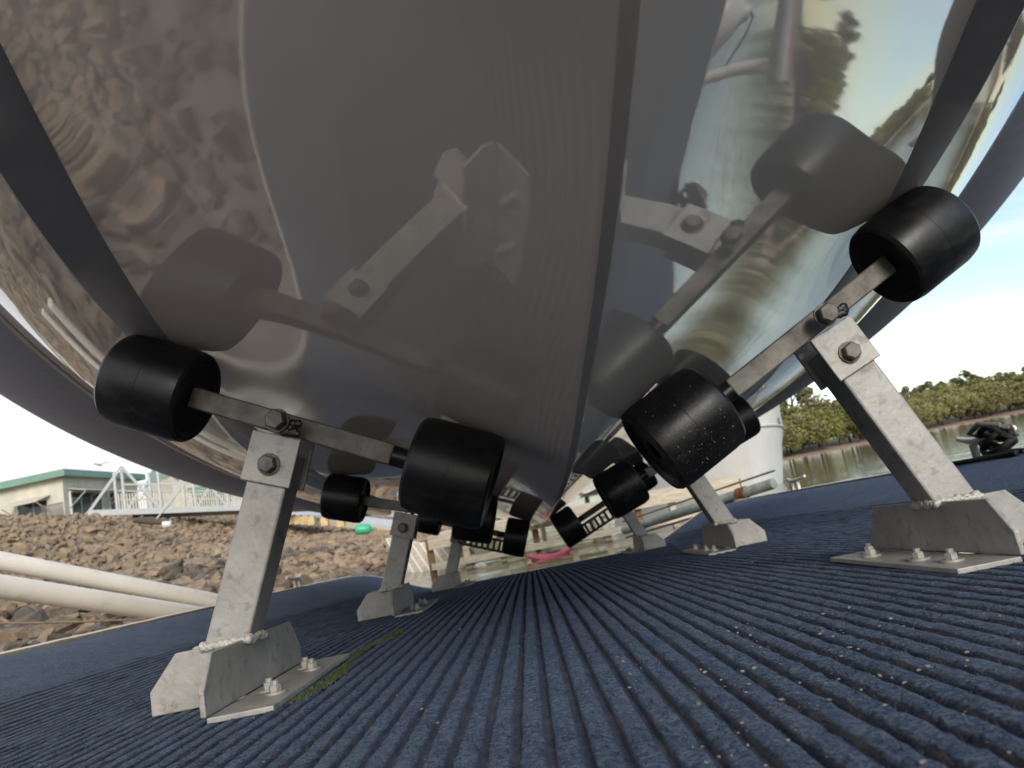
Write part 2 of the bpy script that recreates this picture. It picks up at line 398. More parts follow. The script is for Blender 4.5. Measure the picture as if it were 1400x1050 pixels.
for i in range(60):       # scattered on the mud
    y = random.uniform(2, 20); x = random.uniform(-6.6, -4.2); r = random.uniform(.04, .12)
    stones.append((x, y, bank_h(x, y) + r * .2, r, 1))
def in_view(x, y, z):
    v = RW.transposed() @ (Vector((x, y, z)) - CW)
    if v.z > -.1: return False
    px = 700 + 1000 * v.x / -v.z
    py = 525 - 1000 * v.y / -v.z
    return -40 < px < 560 and 690 < py < 905
score = sorted(range(len(stones)), key=lambda i: -(stones[i][3] / math.dist(stones[i][:3], CW) if in_view(*stones[i][:3]) else 0))
own = set(score[:300])
mass_v = {0: [], 1: []}; mass_f = {0: [], 1: []}; mass_n = {0: 0, 1: 0}
for i, (x, y, z, r, k) in enumerate(stones):
    me = random.choice(wet_shapes if k else stone_shapes)
    e = Matrix.Translation((x, y, z)) @ Matrix.Rotation(random.uniform(0, 6.28), 4, 'Z') @ Matrix.Rotation(random.gauss(0, .35), 4, 'X') @ Matrix.Rotation(random.gauss(.0, .35) + (.3 if not k else 0), 4, 'Y') @ Matrix.Scale(r, 4)
    if i in own:
        o = bpy.data.objects.new('stone', me); COL.objects.link(o); o.parent = bank; o.matrix_world = e
    else:
        vv = np.array([v.co for v in me.vertices]); em = np.array(e); vv = vv @ em[:3, :3].T + em[:3, 3]
        mass_v[k].append(vv); b = mass_n[k]
        mass_f[k] += [tuple(b + q for q in p.vertices) for p in me.polygons]; mass_n[k] += len(vv)
for k, m in ((0, STONE), (1, STONEW)):
    me = bpy.data.meshes.new('stone_heap'); me.from_pydata(np.concatenate(mass_v[k]).tolist(), [], mass_f[k]); me.materials.append(m)
    o = bpy.data.objects.new('stone_heap', me); COL.objects.link(o); o.parent = bank; o['kind'] = 'stuff'
    o['label'] = 'smaller brown stones packed on the slope' if k == 0 else 'dark wet stones along the water edge'

# far shore, all round the right side
def shore_d(az):
    return float(np.interp(az, [-30, -12, 5, 12, 19, 27, 35, 60, 100, 140, 200], [120, 110, 90, 62, 54, 66, 84, 70, 55, 60, 80]))
azs = np.linspace(-14, 185, 110); ds = [-4, -1, .0, 1.5, 4, 9, 30, 120, 700]; hs = [-.9, -.45, -.34, -.22, -.10, .2, .7, 1.2, 3]
vs = []; fs = []
for a in azs:
    for d, h in zip(ds, hs):
        D = shore_d(a) + d + .8 * mnoise.noise(Vector((a * .3, 0, 0)))
        vs.append((math.sin(R(a)) * D, math.cos(R(a)) * D, h))
n = len(ds)
fs = [(i * n + j, i * n + j + 1, (i + 1) * n + j + 1, (i + 1) * n + j) for i in range(len(azs) - 1) for j in range(n - 1)]
shore = structure('far_shore', MB().add(vs, fs), SAND, smooth=True); shore.data.materials.append(GRASS)
for p in shore.data.polygons:
    if p.center.z > .3: p.material_index = 1
if sum(p.normal.z for p in shore.data.polygons) < 0: shore.data.flip_normals()

# ---------------------------------------------------------------- trees
def crown_mesh(seed, rx, ry, rz, nclump, nleaf, size, m, base=0.0, open_=0.0):
    g = np.random.default_rng(seed)
    V = []; F = []; k = 0
    cl = []
    for i in range(nclump):
        th = g.uniform(0, 6.28); ph = math.acos(g.uniform(-.45, 1)); q = g.uniform(.45, .95)
        cl.append((rx * q * math.sin(ph) * math.cos(th), ry * q * math.sin(ph) * math.sin(th), rz * q * math.cos(ph), g.uniform(.22, .42) * (rx + rz) / 2 * (1 - open_)))
    for i in range(nleaf):
        c = cl[g.integers(nclump)]
        d = g.normal(size=3); d /= np.linalg.norm(d); d[2] *= .8
        p = np.array(c[:3]) + d * c[3] * g.uniform(.55, 1.1)
        if p[2] < base: p[2] = base + g.uniform(0, .3)
        a = g.normal(size=3); a[2] *= .5; a /= np.linalg.norm(a); b = np.cross(a, g.normal(size=3)); b /= np.linalg.norm(b) + 1e-9
        s = size * g.uniform(.6, 1.4)
        V += [p - a * s, p + b * s * .45, p + a * s, p - b * s * .45]; F.append((k, k + 1, k + 2, k + 3)); k += 4
    me = bpy.data.meshes.new('crown'); me.from_pydata([tuple(v) for v in V], [], F); me.materials.append(m); return me
def trunk_mesh(seed, h, r):
    random.seed(seed); mb = MB()
    top = Vector((random.uniform(-.3, .3), random.uniform(-.3, .3), h))
    pts = [Vector((0, 0, -.4)), Vector((.08, 0, h * .3)), Vector((.0, .1, h * .6)), top]
    mb.tube(pts, [r * 1.2, r, r * .8, r * .35], 7)
    for i in range(5):
        z = h * random.uniform(.3, .75); th = random.uniform(0, 6.28); l = h * random.uniform(.3, .5)
        p = Vector((0, 0, z)); q = p + Vector((math.cos(th) * l * .5, math.sin(th) * l * .5, l * .4)); s = q + Vector((math.cos(th) * l * .3, math.sin(th) * l * .3, l * .45))
        mb.tube([p, q, s], [r * .5, r * .33, r * .12], 5)
    return mb.mesh('trunk', True)
kinds = []
for i in range(6):   # rounded mangroves
    kinds.append((crown_mesh(i, 2.5, 2.3, 1.8, 44, 8500, .12, LEAVES[(0, 2, 0, 0, 2, 0)[i]], -1.75), trunk_mesh(i, 2.4, .10), 1.75))
for i in range(3):   # looser gums behind
    kinds.append((crown_mesh(20 + i, 2.4, 2.4, 2.2, 22, 2600, .2, LEAF2, -3, .3), trunk_mesh(20 + i, 4.6, .16), 4.3))
for _c, t, _h in kinds: t.materials.append(BARK)
random.seed(5)
def tree(name, x, y, z, kind, s, label, group):
    c, t, h = kinds[kind]
    r = bpy.data.objects.new(name, None); COL.objects.link(r); r.location = (x, y, z); r.rotation_euler = (0, 0, random.uniform(0, 6.28)); r.scale = (s, s * random.uniform(.9, 1.1), s * random.uniform(.9, 1.1))
    tag(r, label, 'tree', group)
    a = bpy.data.objects.new('trunk', t); COL.objects.link(a); a.parent = r
    b = bpy.data.objects.new('crown', c); COL.objects.link(b); b.parent = r; b.location = (0, 0, h)
    return r
def polar(az, d): return math.sin(R(az)) * d, math.cos(R(az)) * d
tl = []
az = 12.0
while az < 47:
    D = shore_d(az) + random.uniform(2.4, 3.6); x, y = polar(az, D)
    hs_ = float(np.interp(az, [13, 20, 24, 28, 31, 36, 50], [.85, .80, .72, .62, .80, .80, .8])) * random.uniform(.85, 1.15)
    tl.append((az, x, y, -.25, random.randrange(6), hs_, 0)); az += 1.75 * hs_ / D * 57.3 * random.uniform(.8, 1.1)
az = 12.5
while az < 47:
    D = shore_d(az) + random.uniform(5.5, 7.5); x, y = polar(az, D)
    hs_ = float(np.interp(az, [13, 20, 24, 28, 29.5, 32, 36, 50], [1.15, 1.1, 1.0, .72, .85, 1.02, .98, 1.0])) * random.uniform(.88, 1.1)
    tl.append((az, x, y, .1, random.randrange(6), hs_, 1)); az += 2.2 * hs_ / D * 57.3 * random.uniform(.8, 1.1)
az = 12.0
while az < 50:
    D = shore_d(az) + random.uniform(10, 14); x, y = polar(az, D)
    hs_ = float(np.interp(az, [12, 18, 22, 25, 28, 30.0, 34, 40], [1.0, 1.0, .95, .68, .5, .78, .62, .7])) * random.uniform(.85, 1.12)
    tl.append((az, x, y, .4, 6 + random.randrange(3), hs_, 2)); az += 4.2 * hs_ / D * 57.3
desc = ['rounded olive', 'yellow green', 'dense olive', 'spreading olive', 'bright green', 'brownish olive', 'loose grey green', 'thin leaved', 'open crowned']
ordn = ['first', 'second', 'third', 'fourth', 'fifth', 'sixth', 'seventh', 'eighth', 'ninth', 'tenth', 'eleventh', 'twelfth', 'thirteenth', 'fourteenth', 'fifteenth', 'sixteenth', 'seventeenth', 'eighteenth', 'nineteenth', 'twentieth'] + ['twenty-first', 'twenty-second', 'twenty-third', 'twenty-fourth', 'twenty-fifth', 'twenty-sixth', 'twenty-seventh', 'twenty-eighth', 'twenty-ninth', 'thirtieth'] + ['thirty-' + q for q in ('first', 'second', 'third', 'fourth', 'fifth', 'sixth', 'seventh', 'eighth', 'ninth')] + ['fortieth'] + ['forty-' + q for q in ('first', 'second', 'third', 'fourth', 'fifth', 'sixth', 'seventh', 'eighth', 'ninth')] + ['far'] * 80
cnt = [0, 0, 0]
rowtxt = ['mangrove at the far water edge', 'taller mangrove behind the water edge', 'gum tree in the back row']
for (az, x, y, z, k, s, row) in tl:
    lab = '%s %s, %s from the white boat' % (desc[k], rowtxt[row], ordn[cnt[row]]); cnt[row] += 1
    tree('gum_tree' if row == 2 else 'mangrove_tree', x, y, z, k, s, lab, 'trees along the far shore')
# the same shore goes on round to the right of the frame (seen in the hull)
for az in np.arange(52, 172, 4.2):
    D = shore_d(az) * .8 + random.uniform(3, 9); x, y = polar(az, D)
    tree('mangrove_tree', x, y, .1, random.randrange(9), random.uniform(.85, 1.35), 'large mangrove on the shore to the right, seen reflected in the hull', 'mangroves mirrored in the hull')
# far trees closing the river ahead
for az in np.arange(-12, 13, 1.9):
    D = shore_d(az) + random.uniform(3, 9); x, y = polar(az, D)
    tree('gum_tree', x, y, .2, random.randrange(6), random.uniform(2.2, 3.0), 'distant tall tree up the river, beyond the low timber jetty', 'distant trees up the river')

# ================================================================ DOCK
def edge_t(x): return smoothstep((abs(x) - .72) / .66)
def dock_z(x, y):
    t = edge_t(x)
    d = -.0055 * y * abs(y) if y > 0 else 0
    return .070 * t + d * (1 - .80 * t)
XE = 1.40
dock = thing('floating_dock', (0, 0, 0), 'floating dock in blue ribbed carpet with raised sides and cream edge strips, under the boat', 'dock', dock=True)
# cross-section with real grooves
xs = []; gv = []; hv = []
nr = int(.98 / PITCH)
for k in range(-nr, nr):
    c = (k + .5) * PITCH
    g = .0027
    xs += [c - PITCH / 2, c - PITCH / 2 + g, c - PITCH / 2 + g + .0008, c - PITCH * .22, c, c + PITCH * .22, c + PITCH / 2 - g - .0008, c + PITCH / 2 - g]
    gv += [1, 1, .12, 0, 0, 0, .12, 1]; hv += [-.0062, -.0058, -.0006, 0, .0003, 0, -.0006, -.0058]
xl = list(np.linspace(-XE, xs[0] - .004, 14)); xr_ = list(np.linspace(xs[-1] + .006, XE, 14))
ex = xl + xs + xr_; eg = [0] * 14 + gv + [0] * 14; eh = [0] * 14 + hv + [0] * 14
ys = []
y = -.5
while y < 5.5:
    ys.append(y); y += max(.008, abs(y) * .022)
ys.append(5.52)
vs = []; ga = []
for y in ys:
    for i, x in enumerate(ex):
        fade = smoothstep((.99 - abs(x)) / .06)
        wob = .0008 * mnoise.noise(Vector((round(x / PITCH) * 7.3, y * 14, 1))) if eg[i] else 0
        wob += .0012 * mnoise.noise(Vector((x * 90, y * 60, 5)))
        hz = .0018 * mnoise.noise(Vector((x * 210, y * 150, 2))) + .0006 * mnoise.noise(Vector((x * 35, y * 30, 9)))
        fill = .5 + .5 * mnoise.noise(Vector((x * 14, y * 5, 4)))      # silt lying in the grooves
        h = eh[i] * fade
        if h < -.003: h *= (1 - .35 * fill)
        vs.append((x + wob * fade, y, dock_z(x, y) + h + hz)); ga.append(eg[i] * fade)
nx = len(ex)
fs = [(j * nx + i, j * nx + i + 1, (j + 1) * nx + i + 1, (j + 1) * nx + i) for j in range(len(ys) - 1) for i in range(nx - 1)]
me = bpy.data.meshes.new('carpet'); me.from_pydata(vs, [], fs); me.update()
a_ = me.attributes.new('groove', 'FLOAT', 'POINT'); a_.data.foreach_set('value', ga)
for p in me.polygons: p.use_smooth = True
link('carpet', me, CARPET, dock)
# loose pile: short fibres standing out of the carpet near the camera
fv = []; ff = []; fg = []; k = 0
for i in range(46000):
    y = .16 + 1.3 * random.random() ** 1.7; x = random.uniform(-.72, .72) * min(1, .25 + y)
    ph = (x / PITCH) % 1.0
    if ph < .16 or ph > .84: continue
    z = dock_z(x, y) + .0002
    th = random.uniform(0, 6.28); l = random.uniform(.0015, .0045); w = .0003 + .0003 * y
    d = Vector((math.cos(th), math.sin(th), random.uniform(.3, 1.2))).normalized() * l; s = Vector((-math.sin(th), math.cos(th), 0)) * w
    p = Vector((x, y, z))
    fv += [p - s, p + s, p + d]; ff.append((k, k + 1, k + 2)); k += 3
me = bpy.data.meshes.new('carpet_pile'); me.from_pydata([tuple(v) for v in fv], [], ff)
o = link('carpet_pile', me, CARPET, dock); o['kind'] = 'stuff'; o['label'] = 'short blue fibres of the carpet'
# edge strips and float
for s in (-1, 1):
    mb = MB(); prof = [(XE - .008, .009), (XE + .004, .0125), (XE + .012, .010), (XE + .0145, -.03), (XE + .004, -.03), (XE - .008, -.006)]
    yy = np.linspace(-1.2, 5.525, 56); np_ = len(prof); v = []; f = []
    for y in yy:
        for (x, z) in prof: v.append((s * x, y, dock_z(XE, y) + z + .0012 * mnoise.noise(Vector((s * 3, y * 6, 0)))))
    for j in range(len(yy) - 1):
        for i in range(np_): f.append((j * np_ + i, j * np_ + (i + 1) % np_, (j + 1) * np_ + (i + 1) % np_, (j + 1) * np_ + i))
    f += [tuple(range(np_)), tuple((len(yy) - 1) * np_ + i for i in range(np_))]
    part('edge_strip', mb.add(v, f), TRIM, dock, smooth_angle=50)
mb = MB(); xsn = np.linspace(-XE, XE, 41); v = []; f = []
for x in xsn: v += [(x, 5.522, dock_z(x, 5.52) + .004), (x, 5.56, dock_z(x, 5.52) + .003), (x, 5.56, dock_z(x, 5.52) - .03), (x, 5.522, dock_z(x, 5.52) - .03)]
for i in range(40):
    for q in range(4): f.append((i * 4 + q, i * 4 + (q + 1) % 4, i * 4 + 4 + (q + 1) % 4, i * 4 + 4 + q))
f += [(0, 1, 2, 3), (160, 161, 162, 163)]
part('end_strip', mb.add(v, f), TRIM, dock, smooth_angle=50)
mb = MB(); v = []; f = []
for y in (-1.2, 1.5, 3.5, 5.51):
    for x in np.linspace(-XE, XE, 21): v.append((x, y, dock_z(x, y) - .035))
    v += [(XE + .03, y, -.25), (1.2, y, -.5), (-1.2, y, -.5), (-XE - .03, y, -.25)]
n = 25
for j in range(3):
    for i in range(n): f.append((j * n + i, j * n + (i + 1) % n, (j + 1) * n + (i + 1) % n, (j + 1) * n + i))
f += [tuple(range(n)), tuple(3 * n + i for i in range(n))]
part('float_body', mb.add(v, f), FLOAT, dock)
# the dock goes on behind the camera
mb = MB(); v = []; f = []
for y in (-1.6, -.5):
    for x in np.linspace(-XE, XE, 41): v.append((x, y, dock_z(x, 0) - .001))
for i in range(40): f.append((i, i + 1, 42 + i, 41 + i))
o = part('carpet', mb.add(v, f), CARPET, dock)

# ================================================================ BOAT
HY = np.array([-1.6, -1.2, -.75, -.3, 0, .25, .55, .93, 1.4, 1.976, 2.7, 3.43, 5.05])
TK = dict(
 zk=[2.0, 1.40, .88, .545, .385, .286, .235, .192, .168, .153, .142, .135, .13],
 sx=[.02, .05, .13, .235, .30, .347, .445, .539, .605, .645, .66, .665, .665],
 so=[0.0302, 0.0302, 0.0302, 0.0302, 0.0302, 0.0333, 0.0015, 0.0188, 0.0168, 0.0221, 0.02, 0.02, 0.02],
 bu=[0.0, 0.0, -0.0132, -0.0132, -0.0263, -0.0048, -0.0048, 0.0166, 0.0253, 0.0273, 0.03, 0.03, 0.03],
 b2=[0.0, 0.0, -0.0122, -0.0122, -0.0243, -0.0011, 0.0001, -0.0022, -0.0005, 0.0022, 0.0, 0.0, 0.0],
 sz=[2.0, 1.45, 1.0, .71, .592, .525, .492, .466, .432, .398, .376, .365, .36],
 ex=[.03, .12, .28, .43, .515, .58, .70, .842, .955, 1.02, 1.04, 1.04, 1.04],
 ez=[2.0, 1.55, 1.26, 1.03, .935, .878, .81, .737, .655, .57, .50, .46, .43],
 tx=[.05, .22, .44, .62, .72, .80, .965, 1.14, 1.30, 1.385, 1.40, 1.39, 1.38],
 tz=[2.05, 1.75, 1.54, 1.34, 1.23, 1.16, 1.076, .98, .855, .722, .61, .55, .50])
def spline(x, y, q):
    n = len(x); h = np.diff(x); A = np.eye(n); b = np.zeros(n)
    for i in range(1, n - 1):
        A[i, i - 1] = h[i - 1]; A[i, i] = 2 * (h[i - 1] + h[i]); A[i, i + 1] = h[i]
        b[i] = 6 * ((y[i + 1] - y[i]) / h[i] - (y[i] - y[i - 1]) / h[i - 1])
    m = np.linalg.solve(A, b); i = np.clip(np.searchsorted(x, q) - 1, 0, n - 2); t = q - x[i]
    return y[i] + t * ((y[i + 1] - y[i]) / h[i] - h[i] * (2 * m[i] + m[i + 1]) / 6) + t * t * m[i] / 2 + t ** 3 * (m[i + 1] - m[i]) / (6 * h[i])
yy = np.concatenate([np.arange(-1.6, 2.4, .035), np.arange(2.4, 5.06, .12)]); yy[-1] = 5.05
HT = {}
fine = np.arange(-1.6, 5.06, .02)
for k, v in TK.items():
    kw = 15 if k in ('so', 'bu', 'b2') else 6
    w = spline(HY, np.array(v, float), fine)
    ker = np.exp(-np.linspace(-2, 2, 2 * kw + 1) ** 2); ker /= ker.sum()
    HT[k] = np.interp(yy, fine, np.convolve(np.pad(w, kw, mode='reflect', reflect_type='odd'), ker, 'valid'))
def H(k, y): return float(np.interp(y, yy, HT[k]))
SW = .052
def strake_in(y):
    w = min(.054, H('sx', y) * .35)
    return H('sx', y) - w, H('sz', y) + .012 - H('so', y)
def panel_z(x, y):
    """bottom panel height at x (>= 0)"""
    zk = H('zk', y); sx, sz = strake_in(y); t = x / sx
    return zk + (sz - .012 - zk) * t + H('bu', y) * 4 * t * (1 - t) + H('b2', y) * 8 * t * (1 - t) * (1 - 2 * t)
boat = thing('motor_boat', (0, 3, .3), 'large glossy grey motor boat resting on the rollers, seen from under its bow', 'boat', dock=True)
def strip(fn, ncol, ys=yy):
    """lofted sheet: fn(y) -> list of (x,z) for the right side; both sides built"""
    mb = MB()
    for s in (1, -1):
        v = []
        for y in ys: v += [(s * x, y, z) for x, z in fn(y)]
        n = len(fn(ys[0]))
        f = [(j * n + i, j * n + i + 1, (j + 1) * n + i + 1, (j + 1) * n + i) if s > 0 else (j * n + i, (j + 1) * n + i, (j + 1) * n + i + 1, j * n + i + 1) for j in range(len(ys) - 1) for i in range(n - 1)]
        mb.add(v, f)
    return mb
def bottom(y):
    sx, sz = strake_in(y); out = []
    kb = min(.0065, sx * .15)            # narrow flat keel bead, then the panel
    zb = panel_z(kb, y) - .002
    out += [(0, zb - .0004), (kb * .6, zb), (kb * .95, zb + .0012), (kb * 1.08, panel_z(kb * 1.08, y) - .0006)]
    for t in np.linspace(0, 1, 26)[1:]:
        x = sx * t ** 1.25
        if x > kb * 1.5: out.append((x, panel_z(x, y)))
    want = 26
    while len(out) < want:               # keep the same count at every station
        q = max(range(4, len(out)), key=lambda i: out[i][0] - out[i - 1][0]); x = (out[q][0] + out[q - 1][0]) / 2; out.insert(q, (x, panel_z(x, y)))
    return out[:want] if len(out) == want else out[:4] + out[4 + len(out) - want:]
def strake(y):      # the narrow flat outside the bottom panel
    sx, sz = strake_in(y); Sx, Sz = H('sx', y), H('sz', y); zi = panel_z(sx, y)
    return [(sx, zi), (sx + .003, zi + .0002), (Sx - .003, Sz - .003), (Sx, Sz - .001), (Sx + .0025, Sz + .008)]
def side(y):      # outer panel up to the seam
    Sx, Sz = H('sx', y), H('sz', y); Ex, Ez = H('ex', y), H('ez', y)
    a = (Sx + .0025, Sz + .008); o = [a]
    for t in np.linspace(0, 1, 13)[1:]:
        b = .042 * 4 * t * (1 - t)
        dxx, dzz = Ex - a[0], Ez - a[1]; l = math.hypot(dxx, dzz) + 1e-6
        o.append((a[0] + dxx * t + b * dzz / l, a[1] + dzz * t - b * dxx / l))
    return o
def weldnormals(mb, name, m, ang, parent=boat):
    me = mb.mesh(name, offset=parent['_loc'])
    bm = bmesh.new(); bm.from_mesh(me); bmesh.ops.remove_doubles(bm, verts=bm.verts, dist=.00005)
    bmesh.ops.recalc_face_normals(bm, faces=bm.faces); bm.to_mesh(me); bm.free()
    return link(name, me, m, parent, smooth_angle=ang)
weldnormals(strip(bottom, 0), 'hull_bottom', GEL, 18)
weldnormals(strip(strake, 0), 'spray_strake', STRAKE, 30)
weldnormals(strip(side, 0), 'hull_side', GEL, 60)
def seam(y):
    Ex, Ez = H('ex', y), H('ez', y); w = .010
    return [(Ex - .004, Ez - .004), (Ex - .001, Ez - .011), (Ex + .007, Ez - .010), (Ex + .014, Ez + .001), (Ex + .010, Ez + .010)]
weldnormals(strip(seam, 0), 'seam_strip', SEAM, 40)
def topside(y):
    Ex, Ez, Tx, Tz = H('ex', y), H('ez', y), H('tx', y), H('tz', y)
    o = []
    dxx, dzz = Tx - Ex, Tz - Ez; l = math.hypot(dxx, dzz) + 1e-6
    for t in np.linspace(0, 1, 9):
        b = .028 * 4 * t * (1 - t); o.append((Ex + .004 + dxx * t + b * dzz / l, Ez + dzz * t - b * dxx / l))
    h = .42
    for t in (.15, .35, .6, 1): o.append((o[8][0] + .03 * math.sin(t * 2.6) - .05 * t, Tz + h * t))
    return o
weldnormals(strip(topside, 0), 'topside', TUBE, 60)
# deck and transom close the shell
mb = MB(); v = []; f = []
for y in yy:
    tp = topside(y)[-1]; v += [(-tp[0], y, tp[1]), (0, y, tp[1] + .05), (tp[0], y, tp[1])]
f = [(3 * j + i, 3 * j + i + 1, 3 * j + 4 + i, 3 * j + 3 + i) for j in range(len(yy) - 1) for i in range(2)]
weldnormals(mb.add(v, f), 'deck', WHITE, 40)
ring = bottom(5.05)[:-1] + strake(5.05)[:-1] + side(5.05)[:-1] + topside(5.05)
poly = [(x, 5.05, z) for x, z in ring] + [(-x, 5.05, z) for x, z in ring[:0:-1]]
part('transom', MB().prism(poly, (0, .03, 0)), WHITE, boat)

# ================================================================ ROLLER BRACKETS
TH = .006
def bolt_head(mb, p, ax, r, h, washer=1.45):
    mb.lathe(Vector(p), ax, [(0, r * washer), (.0025, r * washer)], 14)
    mb.lathe(Vector(p) + Vector(ax) * .0025, ax, [(0, r), (h * .85, r), (h, r * .85)], 6)
def roller_prof(r, l):
    hl = l / 2
    return [(-hl + .006, .014), (-hl + .006, r * .74), (-hl + .003, r * .80), (-hl, r * .84), (-hl, r * .91), (-hl + .004, r * .965), (-hl + .016, r), (-.0008, r), (-.0004, r * .996), (.0004, r * .996), (.0008, r),
            (hl - .016, r), (hl - .004, r * .965), (hl, r * .91), (hl, r * .84), (hl - .003, r * .80), (hl - .006, r * .74), (hl - .006, .014)]
def bracket(s, Y, B, dz, xin, xout, label, detail=True, plates=True, black_arm=False, RADII=(.061, .061)):
    b0 = dock_z(B, Y + .16)
    def P(x, y, z): return (s * x, Y + y, b0 + z)
    root = thing('roller_bracket', P(B, .14, 0), label, 'roller bracket', 'roller brackets holding the boat', dock=True)
    L_, h, hk, ck = .321, .0674, .032, .03
    # angle base: flange on the carpet, upright leg with cut corners
    part('base_flange', MB().box(*[tuple(sorted(q)) for q in ()] or (min(P(B, 0, .001), P(B - .068, 0, .001)), (max(s * B, s * (B - .068)), Y + L_, b0 + .007))), STEEL, root, bevel=.0012)
    part('base_plate', MB().prism([P(B, 0, .0075), P(B, 0, hk), P(B, ck, h), P(B, L_ - ck, h), P(B, L_, hk), P(B, L_, .0075)], (s * TH, 0, 0)), STEEL, root, bevel=.0015)
    for gy in (.1226, .172):
        part('gusset', MB().prism([P(B + TH + .0005, gy, .001), P(B + .1176, gy, .001), P(B + .1176, gy, .028), P(B + .084, gy, h - .001), P(B + TH + .0005, gy, h - .001)], (0, TH, 0)), STEEL, root, bevel=.0015)
    # post
    al = .378; w = .05; gy = .1226
    ax = Vector((-s * math.sin(al), 0, math.cos(al))); pr = Vector((-s * math.cos(al), 0, -math.sin(al)))
    o = Vector(P(B + .05, gy, h)); 
    # rollers first: they rest against the hull
    Yr = Y + gy + w / 2
    c1 = Vector((s * xin, Yr, panel_z(xin, Yr))); c2 = Vector((s * xout, Yr, panel_z(xout, Yr)))
    d = (c2 - c1).normalized(); nrm = Vector((-d.z * s, 0, d.x * s)) if True else None
    nrm = Vector((-s * abs(d.z), 0, abs(d.x)))
    l = .105; ra, rb = RADII
    r1 = c1 - nrm * (ra + .0015); r2 = c2 - nrm * (rb + .0015); d = (r2 - r1).normalized(); r = ra
    # pivot on the arm line where the post axis meets it
    pc = o + pr * (w / 2)
    # solve pc + ax*t on line r1 + d*k (in xz)
    det = ax.x * -d.z + d.x * ax.z
    bx, bz = r1.x - pc.x, r1.z - pc.z
    t = (bx * -d.z + d.x * bz) / det
    piv = pc + ax * t
    top = t - .016           # post reaches just under the arm
    i0 = o + pr * (w / math.cos(al) * 0 + w); 
    ob = o; ib = Vector(P(B + .05 - w / math.cos(al), gy, h))
    e = Vector((0, w, 0))
    part('post', MB().hexa([ob, ib, ib + e, ob + e, o + ax * (top - .02), o + pr * w + ax * (top - .02), o + pr * w + ax * (top - .02) + e, o + ax * (top - .02) + e]), STEEL, root, bevel=.003)
    # weld bead round the foot
    if detail:
        mb = MB(); rw = random.Random(int(Y * 100 + s))
        for a, b_ in ((ob, ib), (ib, ib + e), (ob, ob + e)):
            for q in np.linspace(0, 1, 24):
                p = a.lerp(b_, q); mb.blob(p + Vector((rw.uniform(-.001, .001), -.002 if a.y == b_.y else 0, rw.uniform(-.003, .001))), (rw.uniform(.004, .006), rw.uniform(.004, .0055), rw.uniform(.003, .0055)), 7, 5, .08)
        part('weld_bead', mb, WELD, root, smooth_angle=70)
    # cap bracket: two cheek plates and an ear around the pivot
    ph = .062
    for side_, yo in ((-1, -.0065), (1, w + .0005)):
        a0 = top - ph
        q = [o + ax * a0 - pr * .006, o + ax * a0 + pr * (w + .006), o + ax * top + pr * (w + .006), o + ax * top - pr * .006]
        part('cheek_plate', MB().prism([p + Vector((0, yo, 0)) for p in q], (0, .006, 0)), STEEL if detail else DARKSTEEL, root, bevel=.0012)
    mb = MB(); fz = Vector((0, -.0066, 0)); bolt_head(mb, o + ax * (top - .038) + pr * w / 2 + fz, (0, -1, 0), .0112, .010, 1.25)
    part('clamp_bolt', mb, BOLT, root, smooth_angle=30)
    # arm
    aw = .027
    a1 = r1 + d * (l / 2 + .026); a2 = r2 - d * (l / 2 - .005)
    am = DARKSTEEL if not black_arm else RUBBER
    part('rocker_arm', MB().bar(a1, a2, aw, aw, up=nrm), am, root, bevel=.002)
    part('axle', MB().lathe(r1 - d * .02, d, [(0, .013), (l / 2 + .048, .013)], 14), RUBBER, root, smooth_angle=40)
    part('axle', MB().lathe(r2 - d * (l / 2 - .022), d, [(0, .013), (l - .03, .013)], 14), RUBBER, root, smooth_angle=40)
    if black_arm:      # perforated black side plate under the arm
        lo = -nrm * .052 + Vector((0, -.03, 0)); q1 = r1.lerp(r2, .10) + lo; q2 = r1.lerp(r2, .62) + lo; mb = MB()
        for o_ in (-.024, .024): mb.bar(q1 + nrm * o_, q2 + nrm * o_, .006, .012, up=nrm)
        for q in np.linspace(0, 1, 9): mb.bar(q1.lerp(q2, q) - nrm * .024, q1.lerp(q2, q) + nrm * .024, .012, .006, up=Vector((0, 1, 0)))
        part('perforated_plate', mb, RUBBER, root)
    mb = MB(); bolt_head(mb, piv + Vector((0, -aw / 2 - .001, 0)), (0, -1, 0), .013, .013, 1.15)
    part('pivot_bolt', mb, BOLT, root, smooth_angle=30)
    # hardened grease squeezed out beside the pivot
    if detail:
        mb = MB(); g = random.Random(int(Y * 50 + 7 * s))
        for k in range(9): mb.blob(piv + Vector((0, -aw / 2, 0)) + d * s * (.012 + .0018 * k) + nrm * g.uniform(-.012, .008), (.006, .0016, .005), 9, 5, .12)
        part('grease', mb, GREASE, root, smooth_angle=60)
    for c, r in ((r1, ra), (r2, rb)):
        ro = part('roller', MB().lathe(c, d, roller_prof(r, l), 56, close=False), RUBBER, root, smooth_angle=28)
        if detail and s > 0 and c is r1:
            mb = MB(); g = random.Random(3)
            a = d.cross(Vector((0, 1, 0))).normalized()
            for k in range(170):
                th = g.gauss(-.15, .5); u = g.uniform(-.042, .040)
                n_ = (Vector((0, -1, 0)) * math.cos(th) + nrm * math.sin(th)).normalized()
                rr = g.choice((.0003, .0003, .0004, .0005, .0008))
                mb.blob(c + d * u + n_ * r, (rr, rr, rr * .9), 7, 5)
            dr = part('water_droplets', mb, DROP, root, smooth_angle=80, parent=ro); dr['kind'] = 'stuff'; dr['label'] = 'beads of water on the roller'
